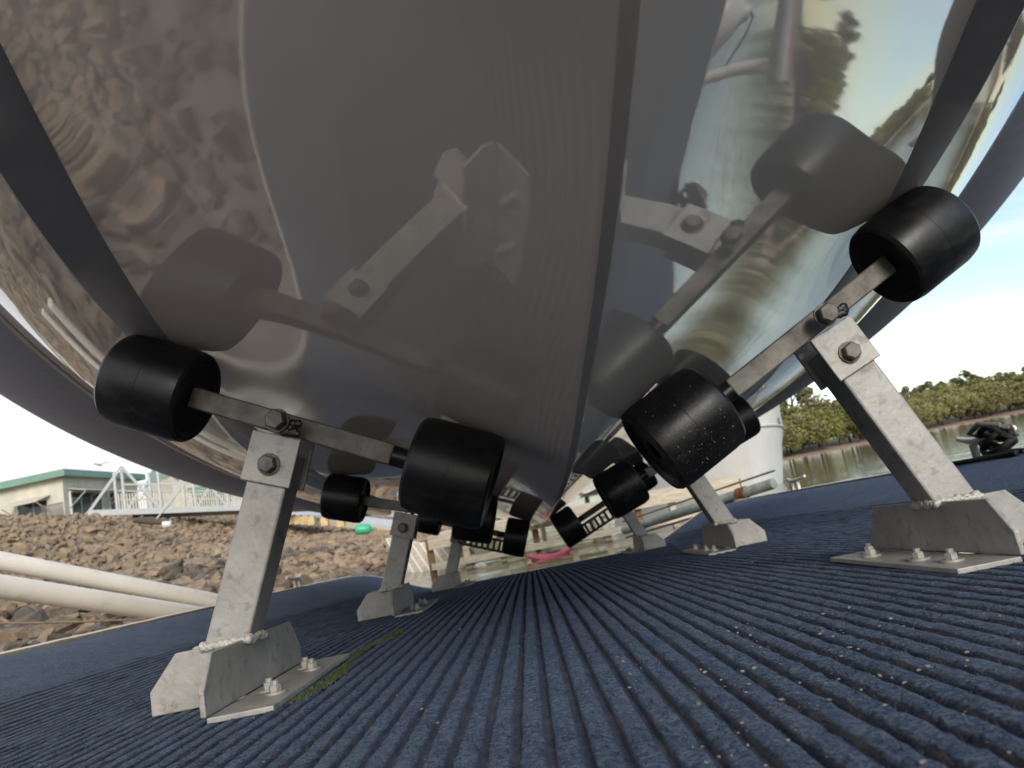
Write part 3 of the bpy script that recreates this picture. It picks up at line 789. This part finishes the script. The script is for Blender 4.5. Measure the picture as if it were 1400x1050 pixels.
    # anchor bolts
    for (x, y) in ((B - .045, .075), (B - .028, .105), (B - .045, .215), (B - .028, .245)) if s < 0 else ((B - .040, .055), (B - .045, .115), (B - .045, .235), (B - .028, .275)):
        mb = MB(); bolt_head(mb, P(x, y, .0072), (0, 0, 1), .0068, .007, 1.8); mb.lathe(P(x, y, .014), (0, 0, 1), [(0, .004), (.007, .004)], 8)
        part('anchor_bolt', mb, STEEL, root, smooth_angle=30)
    return root
YS = (.7766, 1.828, 3.2824)
LB = [('front left post bracket leaning in, nearest the white pipes', 'front right post bracket leaning in, nearest the rope on the dock edge'),
      ('second bracket on the left, behind the front left post', 'second bracket on the right, in front of the white boat'),
      ('rearmost left bracket at the far end of the carpet', 'rearmost right bracket at the far end of the carpet')]
RO = [(.1196, .4746), (.177, .51), (.095, .475)]
for i, Y in enumerate(YS):
    for j, s in enumerate((-1, 1)):
        bracket(s, Y, .4207, 0, RO[i][0], RO[i][1], LB[i][j], detail=(i < 2), black_arm=(i == 2), RADII=((.061, .061), (.064, .061), (.084, .066))[i])

# ================================================================ SMALL THINGS ON THE DOCK
def cleat(y, s, label, scale=1.0, group='cleats on the dock edges'):
    x = s * (XE - .004); z = dock_z(XE, y) + .005
    root = thing('dock_cleat', (x, y, z), label, 'cleat', group, dock=True)
    l = .085 * scale
    mb = MB(); mb.tube([(x + s * .002 * abs(q) * 8, y + q * l, z + .034 * scale + .010 * scale * q * q) for q in np.linspace(-1, 1, 13)], [(.0085 - .004 * abs(q)) * scale for q in np.linspace(-1, 1, 13)], 10)
    part('horn', mb, PVC, root, smooth_angle=60)
    for q in (-.35, .35):
        part('leg', MB().prism([(x - .008, y + q * l - .012, z), (x + .008, y + q * l - .012, z), (x + .008, y + q * l + .012, z), (x - .008, y + q * l + .012, z)], (0, 0, .03 * scale)), PVC, root, bevel=.003)
    return root
cleat(4.0, 1, 'pale cleat on the right dock edge, in front of the white boat', 1.5)
cleat(4.25, -1, 'pale cleat on the left dock edge, below the stone slope', 1.5)
cleat(2.33, 1, 'pale cleat wrapped in coiled dark rope on the right dock edge', 1.7)
# coil of dark rope wrapped on the near right cleat
rx, ry, rz = XE - .004, 2.28, dock_z(XE, 2.28) + .045
root = thing('mooring_rope', (rx, ry, rz), 'dark mooring rope wrapped in loops round a cleat on the right dock edge', 'rope', dock=True)
mb = MB(); g = random.Random(9)
pts = []
for k in range(190):
    t = k / 189; a = t * 2 * math.pi * 6.3
    pts.append((rx + (.030 + .014 * math.sin(a * .37)) * math.cos(a), ry - .02 + (.078 + .016 * math.sin(18 * t)) * math.sin(a + .5), rz - .018 + .062 * t + .014 * math.sin(a * 1.7)))
mb.tube(pts, .0088, 9)
part('coil', mb, ROPE, root, smooth_angle=60)
mb = MB(); mb.tube([(rx - .02, ry - .09, rz + .05), (rx - .045, ry - .03, rz + .065), (rx - .03, ry + .05, rz + .045), (rx + .03, ry + .03, rz + .01), (rx + .03, ry - .07, rz + .015), (rx - .02, ry - .11, rz + .045)], .0085, 9)
part('turn', mb, ROPE2, root, smooth_angle=60, label='greyer turn of rope')
mb = MB(); mb.tube([(rx - .06 + .015 * math.sin(q * 5), ry - .22 + q * .45, dock_z(rx - .06, ry - .22 + q * .45) + .010 + .004 * math.sin(q * 7)) for q in np.linspace(0, 1, 16)], .0085, 9)
mb.tube([(rx - .085 + .016 * math.sin(q * 4 + 1), ry - .2 + q * .3, dock_z(rx - .08, ry - .2 + q * .3) + .010) for q in np.linspace(0, 1, 12)], .008, 9)
part('tail', mb, ROPE, root, smooth_angle=60, label='loose end lying on the carpet')

# white pipes running out from the left edge
def ipt(px, py, d): return M.inverted() @ at(px, py, d)
for k, (a, b, e) in enumerate((((-160, 737, 3.7), (330, 829, 4.3), 'upper'), ((-160, 778, 3.4), (330, 851, 4.2), 'lower'))):
    p, q = ipt(*a), ipt(*b)
    root = thing('white_pipe', tuple(q), '%s of the two white pipes lying out over the mud beyond the left dock edge' % e, 'pipe', 'white pipes beside the dock', dock=True)
    part('tube', MB().tube([p.lerp(q, t) for t in np.linspace(0, 1, 6)], (.0445 if k else .039), 22), PVC, root, smooth_angle=60)
    if k: part('groove_strip', MB().tube([p.lerp(q, t) + Vector((.008, -.012, .0425)) for t in np.linspace(0, .97, 4)], (.005), 8), PVC, root, smooth_angle=60)
    part('end_clip', MB().box(tuple(q - Vector((.18, .06, .06))), tuple(q + Vector((.06, .05, .05)))), PVC, root, bevel=.004)
p, q = ipt(-160, 852, 3.0), ipt(262, 842, 3.5)
tag(link('thin_line', MB().tube([p.lerp(q, t) - Vector((0, 0, .012 * math.sin(math.pi * t))) for t in np.linspace(0, 1, 12)], .004, 7).mesh('thin_line', True), CORD), 'thin tan cord stretched below the white pipes', 'cord').matrix_world = M

# grit, paint flakes and shell bits on the carpet
for nm, m, cnt, lab in (('pale_debris', FLECK, 360, 'pale grit and paint flakes on the blue carpet'), ('brown_debris', FLECK2, 260, 'brown leaf bits and sand on the blue carpet')):
    mb = MB(); g = random.Random(cnt)
    for k in range(cnt):
        y = .2 + 2.6 * g.random() ** 1.6; x = g.uniform(-.6, .7)
        if m is FLECK and k < 200: x = g.gauss(.12, .1); y = g.uniform(.25, .75)
        r = g.choice((.0004, .0005, .0006, .0008, .0013)) * (1 + .35 * y)
        mb.blob((x, y, dock_z(x, y) + r * .3 + .0006), (r * g.uniform(.7, 1.6), r * g.uniform(.7, 1.4), r * g.uniform(.3, .7)), 5, 3, .3)
    o = link(nm, mb.mesh(nm), m); o.matrix_world = M; tag(o, lab, None, kind='stuff')
mb = MB(); g = random.Random(4)
for k in range(800):
    t = g.random(); y = .80 + t * .62; x = -.345 + .012 * math.sin(t * 9) + g.gauss(0, .006); h = g.uniform(.002, .006); th = g.uniform(0, 6.28)
    if y < 1.13: x = max(x, -.345) + .002
    z = dock_z(x, y); mb.add([(x - .0012, y, z), (x + .0012, y, z), (x + .003 * math.cos(th), y + .003 * math.sin(th), z + h)], [(0, 1, 2)])
o = link('green_algae', mb.mesh('green_algae'), MOSS); o.matrix_world = M; tag(o, 'green algae growing along the flange of the front left bracket', None, kind='stuff')

# ================================================================ LEFT BACKGROUND
# aluminium truss gangway
A0, A1 = at(120, 702, 22.5), at(470, 689, 24.5)
root = thing('gangway', tuple(A0), 'pale aluminium truss gangway with diagonal braces at the top of the stone slope', 'gangway')
dirv = (A1 - A0); side_v = Vector((dirv.y, -dirv.x, 0)).normalized() * -1.1
npan = 8
for off in (Vector((0, 0, 0)), side_v):
    part('bottom_chord', MB().bar(A0 + off, A1 + off, .11, .16), ALU, root)
    tops = []
    for k in range(1, npan):
        p = A0 + dirv * (k / npan) + off; hh = 1.25
        part('upright', MB().bar(p, p + Vector((0, 0, hh)), .06), ALU, root); tops.append(p + Vector((0, 0, hh)))
    for k in range(npan if off.length == 0 else 0):
        if k % 2 == 0: a, b = A0 + dirv * (k / npan) + off, (tops[k] if k < npan - 1 else A1 + off)
        else: a, b = tops[k - 1], A0 + dirv * ((k + 1) / npan) + off
        part('brace', MB().bar(a, b, .065), ALU, root)
        if k % 2 == 1 and k < npan - 1: part('brace', MB().bar(A0 + dirv * (k / npan) + off, A0 + dirv * ((k + .55) / npan) + off + Vector((0, 0, .75)), .05), ALU, root)
    if off.length == 0: part('hand_rail', MB().bar(A0 + off + dirv * (1 / npan) + Vector((0, 0, .75)), A1 + off + Vector((0, 0, .75)), .045), ALU, root)
part('walkway_deck', MB().bar(A0 + side_v * .5 + Vector((0, 0, .03)), A1 + side_v * .5 + Vector((0, 0, .03)), 1.0, .05), ALU, root)

def wall_frame(P, ux, z):  # local helper on a facade
    return lambda u, h, out=0.0: (P + ux * u + Vector((ux.y, -ux.x, 0)) * out + Vector((0, 0, h)))
# clubhouse
C = Vector((-23.6, 38.6, 2.4)); UL = Vector((-1, .14, 0)).normalized(); UR = Vector((.03, 1, 0)).normalized()
TOP = 3.72
root = thing('clubhouse', tuple(C), 'cream clubhouse with green roof edge and cloth awnings above the bank', 'building')
LLEN, RLEN = 14.0, 7.2
q = [C, C + UR * RLEN, C + UR * RLEN + UL * LLEN, C + UL * LLEN]
part('wall', MB().prism(q, (0, 0, TOP)), CREAM, root)
ov = .5
qq = [C - UL * ov - UR * ov, C + UR * (RLEN + .2) - UL * ov, C + UR * (RLEN + .2) + UL * (LLEN + ov), C + UL * (LLEN + ov) - UR * ov]
part('roof_fascia', MB().prism([p + Vector((0, 0, TOP)) for p in qq], (0, 0, .34)), GREENROOF, root)
c_ = (qq[0] + qq[2]) / 2 + Vector((0, 0, TOP + 1.1)); e4 = [p + Vector((0, 0, TOP + .343)) for p in qq]
part('roof', MB().add(e4 + [c_], [(0, 1, 4), (1, 2, 4), (2, 3, 4), (3, 0, 4)]), GREENROOF, root)
def window(P, ux, sgn, u0, u1, z0, z1, awn=None, npane=2, am=AWN):
    nv = Vector((ux.y, -ux.x, 0)) * sgn
    f = lambda u, z, o: P + ux * u + Vector((0, 0, z)) + nv * o
    fr = MB()
    for a, b in (((u0, z0), (u1, z0)), ((u0, z1), (u1, z1)), ((u0, z0), (u0, z1)), ((u1, z0), (u1, z1))):
        fr.bar(f(*a, .03), f(*b, .03), .09, .09, up=nv)
    w = part('window', fr, WHITE, root)
    for k in range(npane):
        a = u0 + (u1 - u0) * k / npane + .05; b = u0 + (u1 - u0) * (k + 1) / npane - .05
        part('pane', MB().prism([f(a, z0 + .05, .012), f(b, z0 + .05, .012), f(b, z1 - .05, .012), f(a, z1 - .05, .012)], nv * .01), GLASS, root, parent=w)
    if awn:
        part('awning', MB().prism([f(u0 - .15, z1 + .15, .05), f(u1 + .15, z1 + .15, .05), f(u1 + .15, z1 + .12 - awn, 1.0), f(u0 - .15, z1 + .12 - awn, 1.0)], (0, 0, .05)), am, root)
        for u in (u0 - .1, u1 + .1): part('awning_arm', MB().bar(f(u, z0 + .5, .03), f(u, z1 + .1 - awn, .95), .04), ALU, root)
sl_ = -1 if (Vector((UL.y, -UL.x, 0)).dot(Vector((0, -1, 0))) < 0) else 1
sr_ = 1 if (Vector((UR.y, -UR.x, 0)).dot(Vector((1, 0, 0))) > 0) else -1
window(C, UL, sl_, .9, 2.7, 1.55, 2.75, .28)
window(C, UL, sl_, 5.0, 7.4, 1.55, 2.75, .28)
window(C, UR, sr_, .5, 3.3, 1.6, 2.95, .22, 3)
window(C, UR, sr_, 4.0, 6.4, 1.6, 2.95, .22, 2)
for k in range(14):
    p = UL * (.75 - k * .09) + C + Vector((0, -.8, 1.3)); part('rail_bar', MB().bar(p, p + Vector((0, 0, 1.0)), .03), DARKSTEEL, root)
part('rail_top', MB().bar(C + UL * .78 + Vector((0, -.8, 2.3)), C - UL * .45 + Vector((0, -.8, 2.3)), .05), DARKSTEEL, root)
# second building with green roofs behind the gangway
C2 = Vector((-21.5, 46.4, 2.5)); UX = Vector((.75, .66, 0)).normalized(); nvx = Vector((UX.y, -UX.x, 0)); 
root = thing('boat_club_house', tuple(C2), 'beige waterside house with green awning roofs behind the truss gangway', 'building')
back = -nvx * 6
LN = 16
part('wall', MB().prism([C2, C2 + UX * LN, C2 + UX * LN + back, C2 + back], (0, 0, 3.7)), CREAM, root)
part('roof', MB().prism([C2 + nvx * .6 + Vector((0, 0, 3.55)), C2 + nvx * .6 + Vector((0, 0, 3.85)), C2 - nvx * 3 + Vector((0, 0, 5.0)), C2 - nvx * 6.4 + Vector((0, 0, 3.7))], UX * LN), GREENROOF, root)
for k in range(4):
    window(C2, UX, 1, 1.0 + 3.8 * k, 3.6 + 3.8 * k, 1.0, 2.5, .55, 2, GREENROOF)
    p = C2 + UX * (.5 + 3.8 * k) + nvx * .12
    part('post', MB().bar(p, p + Vector((0, 0, 3.55)), .16), TIMBER, root)
# white picket fence in front of it
F0, F1 = at(160, 696, 40), at(345, 692, 43)
root = thing('picket_fence', tuple(F0), 'white picket fence standing behind the gangway', 'fence')
d_ = F1 - F0
for k in range(56):
    p = F0 + d_ * (k / 55) - Vector((0, 0, .5)); part('picket', MB().box(tuple(p - Vector((.03, .012, 0))), tuple(p + Vector((.03, .012, 1.25)))), CREAM, root)
for h in (.45, .85): part('rail', MB().bar(F0 + Vector((0, .03, h)), F1 + Vector((0, .03, h)), .05), CREAM, root)
# long pale pontoon edge with yellow blocks beyond the stones
P0, P1 = at(380, 700, 27), at(560, 721, 24)
root = thing('pontoon_walkway', tuple(P0), 'pale pontoon walkway at the foot of the gangway beyond the stones', 'pontoon')
part('deck', MB().bar(P0, P1, 1.4, .14), ALU, root)
part('side_beam', MB().bar(P0 + Vector((0, -.75, -.13)), P1 + Vector((0, -.75, -.13)), .08, .14), TIMBER, root)
for k, px in enumerate((399, 408, 417, 426, 444, 466)):
    p = at(px, 710 + (px - 400) * .06, 24.6 - (px - 400) * .02)
    o = link('yellow_block', MB().box(tuple(p - Vector((.10, .12, .14))), tuple(p + Vector((.11, .12, .13)))).mesh('yellow_block'), YELLOW)
    tag(o, '%s yellow block from the left post, under the pale pontoon walkway' % ('nearest', 'second', 'third', 'fourth', 'fifth', 'sixth')[k], 'block', 'yellow blocks under the pontoon walkway')
p = at(497, 723, 12)
root = thing('green_bottle', tuple(p), 'bright green plastic bottle lying on the stones', 'bottle')
part('body', MB().lathe(p - Vector((.13, 0, -.01)), (1, .1, -.12), [(0, .05), (.012, .075), (.05, .082), (.2, .08), (.23, .06), (.25, .035)], 18), GREENP, root, smooth_angle=40)
part('neck', MB().lathe(p + Vector((.12, .025, -.02)), (1, .1, -.12), [(0, .035), (.02, .034), (.035, .02)], 14), GREENP, root, smooth_angle=40)
p = at(228, 717, 17.5)
root = thing('plastic_drum', tuple(p), 'white plastic container lying on the stones below the gangway', 'container')
part('body', MB().lathe(p - Vector((.09, 0, 0)), (1, .2, .1), [(0, .06), (.02, .09), (.17, .09), (.19, .06)], 16), WHITE, root, smooth_angle=40)
part('cap', MB().lathe(p + Vector((.1, .02, .02)), (1, .2, .1), [(0, .04), (.03, .04)], 12), DARKSTEEL, root)
p = at(205, 712, 17.6)
root = thing('driftwood', tuple(p), 'dark driftwood log lying among the stones below the gangway', 'driftwood')
part('log', MB().tube([p + Vector((-.35, 0, .08)), p + Vector((0, .1, 0)), p + Vector((.4, .05, -.1))], [.05, .09, .05], 9), BARK, root, smooth_angle=60)
part('branch', MB().tube([p + Vector((.1, .05, 0)), p + Vector((.45, 0, .28)), p + Vector((.9, .1, .75))], [.022, .018, .012], 7), ALU, root, smooth_angle=60)
# gull
p = at(137, 636, 40)
root = thing('gull', tuple(p), 'small gull flying above the clubhouse roof', 'bird')
part('body', MB().blob(p, (.11, .05, .04), 10, 7), DARKSTEEL, root, smooth_angle=80)
for s in (-1, 1): part('wing', MB().add([p + Vector((.06, 0, .02)), p + Vector((-.07, 0, .02)), p + Vector((-.1 + s * .2, s * .1, .10)), p + Vector((-.02 + s * .36, s * .2, .05)), p + Vector((.05 + s * .2, s * .1, .11))], [(0, 1, 2, 4), (4, 2, 3)]), DARKSTEEL, root)

# ================================================================ MIDDLE AND RIGHT BACKGROUND
# low timber jetty behind the dock, open between its posts
J0, J1 = at(635, 772, 7.2), at(960, 700, 7.5)
root = thing('timber_jetty', tuple(J0), 'low pale timber jetty on short posts behind the end of the carpeted dock', 'jetty')
jd = J1 - J0; jz = .5 * (J0.z + J1.z); J0 = Vector((J0.x - .3, J0.y, -.02)); J1 = Vector((J1.x + .4, J1.y, -.02)); jd = J1 - J0
for k in range(9):
    o_ = Vector((0, .17 * k, 0)); part('deck_board', MB().bar(J0 + o_, J1 + o_, .15, .035), TIMBER, root)
part('front_beam', MB().bar(J0 + Vector((0, -.06, -.06)), J1 + Vector((0, -.06, -.06)), .04, .10), TIMBER, root)
part('lower_beam', MB().bar(J0 + Vector((0, -.06, -.27)), J1 + Vector((0, -.06, -.27)), .04, .06), TIMBER, root)
for k in range(10):
    p = J0 + jd * (k / 9) + Vector((0, .0, 0)); part('post', MB().box((p.x - .03, p.y - .03, -.9), (p.x + .03, p.y + .03, -.03)), TIMBER if k % 3 else TIMBER2, root)
p = at(746, 733, 7.0)
o = link('timber_block', MB().box((p.x - .14, p.y - .1, -.01), (p.x + .14, p.y + .1, p.z + .13)).mesh('timber_block'), TIMBER2); tag(o, 'brown timber block standing on the low jetty', 'timber block')
# pink kayak floating at the end of the dock
p = at(752, 754, 6.6)
root = thing('kayak', tuple(p), 'small pink plastic kayak just beyond the end of the carpet', 'kayak')
mb = MB(); yv = []
n1 = 22; seg = 12; v = []; f = []
for i in range(n1):
    t = i / (n1 - 1) * 2 - 1; w = .17 * max(0.02, (1 - abs(t) ** 2.4)); zz = .10 * abs(t) ** 2.5
    for k in range(seg):
        a = 2 * math.pi * k / seg
        v.append((p.x + t * .22, p.y + math.cos(a) * w * .7 + t * .06, p.z - .045 + zz * .6 + math.sin(a) * .04 * max(.3, 1 - abs(t) ** 3)))
for i in range(n1 - 1):
    for k in range(seg): f.append((i * seg + k, i * seg + (k + 1) % seg, (i + 1) * seg + (k + 1) % seg, (i + 1) * seg + k))
f += [tuple(range(seg)), tuple((n1 - 1) * seg + k for k in range(seg))]
part('hull', mb.add(v, f), PINK, root, smooth_angle=70)
part('cockpit_rim', MB().tube([(p.x + .09 * math.cos(a), p.y + .06 * math.sin(a), p.z - .004) for a in np.linspace(0, 6.283, 20)], .01, 6), DARKSTEEL, root, smooth_angle=60)
# pale slatted ramp to the left of the jetty
Q0, Q1 = at(545, 752, 9.0), at(668, 772, 7.0)
root = thing('slatted_ramp', tuple(Q0), 'pale slatted boat ramp beyond the second left bracket', 'ramp')
for k in range(34):
    t = k / 33; a = Q0.lerp(Q1, t); part('slat', MB().bar(a + Vector((.25, -.9, -.34)), a + Vector((-.2, .5, .14)), .055, .03), TIMBER if k % 4 else WHITE, root)
for e in ((.24, -.86, -.37), (-.19, .46, .09)): part('stringer', MB().bar(Q0 + Vector(e) - Vector((0, 0, .03)), Q1 + Vector(e) - Vector((0, 0, .03)), .06, .06), TIMBER, root)

# white boat moored to the right, bow towards the camera
BO = Vector((3.62, 11.8, WZ)); 
root = thing('white_boat', tuple(BO), 'white moored boat with its bow pointing at the dock, right of the rollers', 'boat')
def bhalf(t, h):      # t 0 bow..1 stern, h 0..1 height -> half beam
    return 1.62 * (1 - (1 - min(1, t * 1.9)) ** 2.0) ** .72 * (.80 + .20 * h ** .7)
nT, nH = 26, 10; v = []; f = []
ax_ = Vector((-.16, 6.2, 0)); rt = Vector((ax_.y, -ax_.x, 0)).normalized()
for s in (-1, 1):
    b = len(v)
    for i in range(nT):
        t = i / (nT - 1)
        for j in range(nH):
            h = j / (nH - 1); st = -.55 * (h ** 1.2) * (1 - t) ** 2
            kn = .03 if abs(h - .62) < .07 else 0
            v.append(BO + ax_ * t + Vector((0, st, h * (1.75 - .3 * t) - .1)) + rt * s * (bhalf(t, h) + kn * (1 if t > .02 else 0)))
    for i in range(nT - 1):
        for j in range(nH - 1): f.append((b + i * nH + j, b + i * nH + j + 1, b + (i + 1) * nH + j + 1, b + (i + 1) * nH + j))
mb = MB().add(v, f)
dk = [BO + ax_ * (i / (nT - 1)) + Vector((0, -.55 * (1 - i / (nT - 1)) ** 2, 1.65 - .3 * i / (nT - 1))) for i in range(nT)]
v2 = []; f2 = []
for i in range(nT):
    t = i / (nT - 1); v2 += [dk[i] - rt * bhalf(t, 1), dk[i] + rt * bhalf(t, 1)]
f2 = [(2 * i, 2 * i + 1, 2 * i + 3, 2 * i + 2) for i in range(nT - 1)]
part('hull', mb, WHITE, root, smooth_angle=50)
part('deck', MB().add(v2, f2), WHITE, root)
for s in (-1, 1):
    part('rub_rail', MB().tube([BO + ax_ * t + Vector((0, -.55 * (.62 ** 1.2) * (1 - t) ** 2, .62 * (1.75 - .3 * t) - .1)) + rt * s * (bhalf(t, .62) + .03) for t in np.linspace(0.0, 1, 24)], .028, 8), CREAM, root, smooth_angle=60)
cab = [BO + ax_ * .35 + rt * -1.0, BO + ax_ * .35 + rt * 1.0, BO + ax_ * .8 + rt * 1.1, BO + ax_ * .8 + rt * -1.1]
part('cabin', MB().prism([p + Vector((0, 0, 1.5)) for p in cab], (0, 0, .9)), WHITE, root, bevel=.05)
# lettering on its bow, half hidden from here
cu_ = bpy.data.curves.new('lettering', 'FONT'); cu_.body = 'BAL R'; cu_.size = .17; cu_.extrude = .002
to = bpy.data.objects.new('lettering', cu_); COL.objects.link(to)
dg = bpy.context.evaluated_depsgraph_get(); lm = bpy.data.meshes.new_from_object(to.evaluated_get(dg)); bpy.data.objects.remove(to)
t0, t1 = .12, .30
a = BO + ax_ * t0 + rt * (bhalf(t0, .8) + .012) + Vector((0, -.55 * (.8 ** 1.2) * (1 - t0) ** 2, .98)); b = BO + ax_ * t1 + rt * (bhalf(t1, .8) + .012) + Vector((0, -.55 * (.8 ** 1.2) * (1 - t1) ** 2, .98))
xa = (b - a).normalized(); za = Vector((0, 0, 1)); ya = xa.cross(za) 
lm.transform(Matrix(((xa.x, 0, ya.x, a.x - BO.x), (xa.y, 0, ya.y, a.y - BO.y), (0, 1, ya.z, a.z - BO.z), (0, 0, 0, 1))))
link('lettering', lm, DARKOPEN, root)
# weathered pipe rail along the outer right edge
g0, g1 = ipt(965, 690, 5.6), ipt(1058, 661, 5.2)
root = thing('pipe_rail', tuple(g0), 'weathered grey pipe with a rusty collar beside the right dock edge', 'pipe', dock=True)
part('tube', MB().tube([g0.lerp(g1, t) for t in np.linspace(-1.5, 1, 8)], .036, 16), OLDPIPE, root, smooth_angle=60)
c0 = g0.lerp(g1, .50); part('collar', MB().tube([c0, g0.lerp(g1, .62)], .043, 16), RUST, root, smooth_angle=40)
part('upper_rod', MB().tube([g0.lerp(g1, t) + Vector((0, 0, .075 + .004 * t)) for t in np.linspace(-1.5, 1.05, 8)], .007, 8), DARKSTEEL, root, smooth_angle=60)
part('lower_rod', MB().tube([g0.lerp(g1, t) + Vector((0, 0, -.062)) for t in np.linspace(-1.5, .9, 8)], .008, 8), TIMBER2, root, smooth_angle=60)

# white fender hanging off the right dock edge near the camera (out of frame, mirrored in the hull)
fx, fy = 1.66, 1.62; fz = .10
root = thing('fender', (fx, fy, fz), 'white teardrop fender with dark rope hanging outside the right dock edge', 'fender', dock=True)
part('body', MB().lathe((fx, fy, fz - .22), (0, 0, 1), [(0, .03), (.015, .07), (.06, .105), (.13, .118), (.19, .105), (.24, .07), (.275, .038), (.29, .03), (.315, .028), (.32, .015)], 28), WHITE, root, smooth_angle=60)
part('tie_rope', MB().tube([(fx, fy, fz + .095), (fx - .02, fy + .01, fz + .12), (fx - .08, fy + .02, fz + .11), (fx - .2, fy + .02, fz + .06)], .006, 8), ROPE, root, smooth_angle=60)
root = thing('mooring_rail', (1.95, 1.2, WZ), 'pale pipe rail with a rope ring outside the right dock edge', 'rail', dock=True)
part('pole', MB().tube([(1.95, .4, .34), (1.95, 1.2, .35), (1.95, 2.2, .34)], .03, 14), PVC, root, smooth_angle=60)
part('stanchion', MB().tube([(1.95, 2.15, -.6), (1.95, 2.15, .33)], .028, 14), PVC, root, smooth_angle=60)
part('stanchion', MB().tube([(1.95, .45, -.6), (1.95, .45, .33)], .028, 14), PVC, root, smooth_angle=60)
part('rope_ring', MB().tube([(1.93, 1.7 + .09 * math.cos(a), .42 + .07 * math.sin(a)) for a in np.linspace(0, 6.283, 22)], .014, 9), PVC, root, smooth_angle=60)
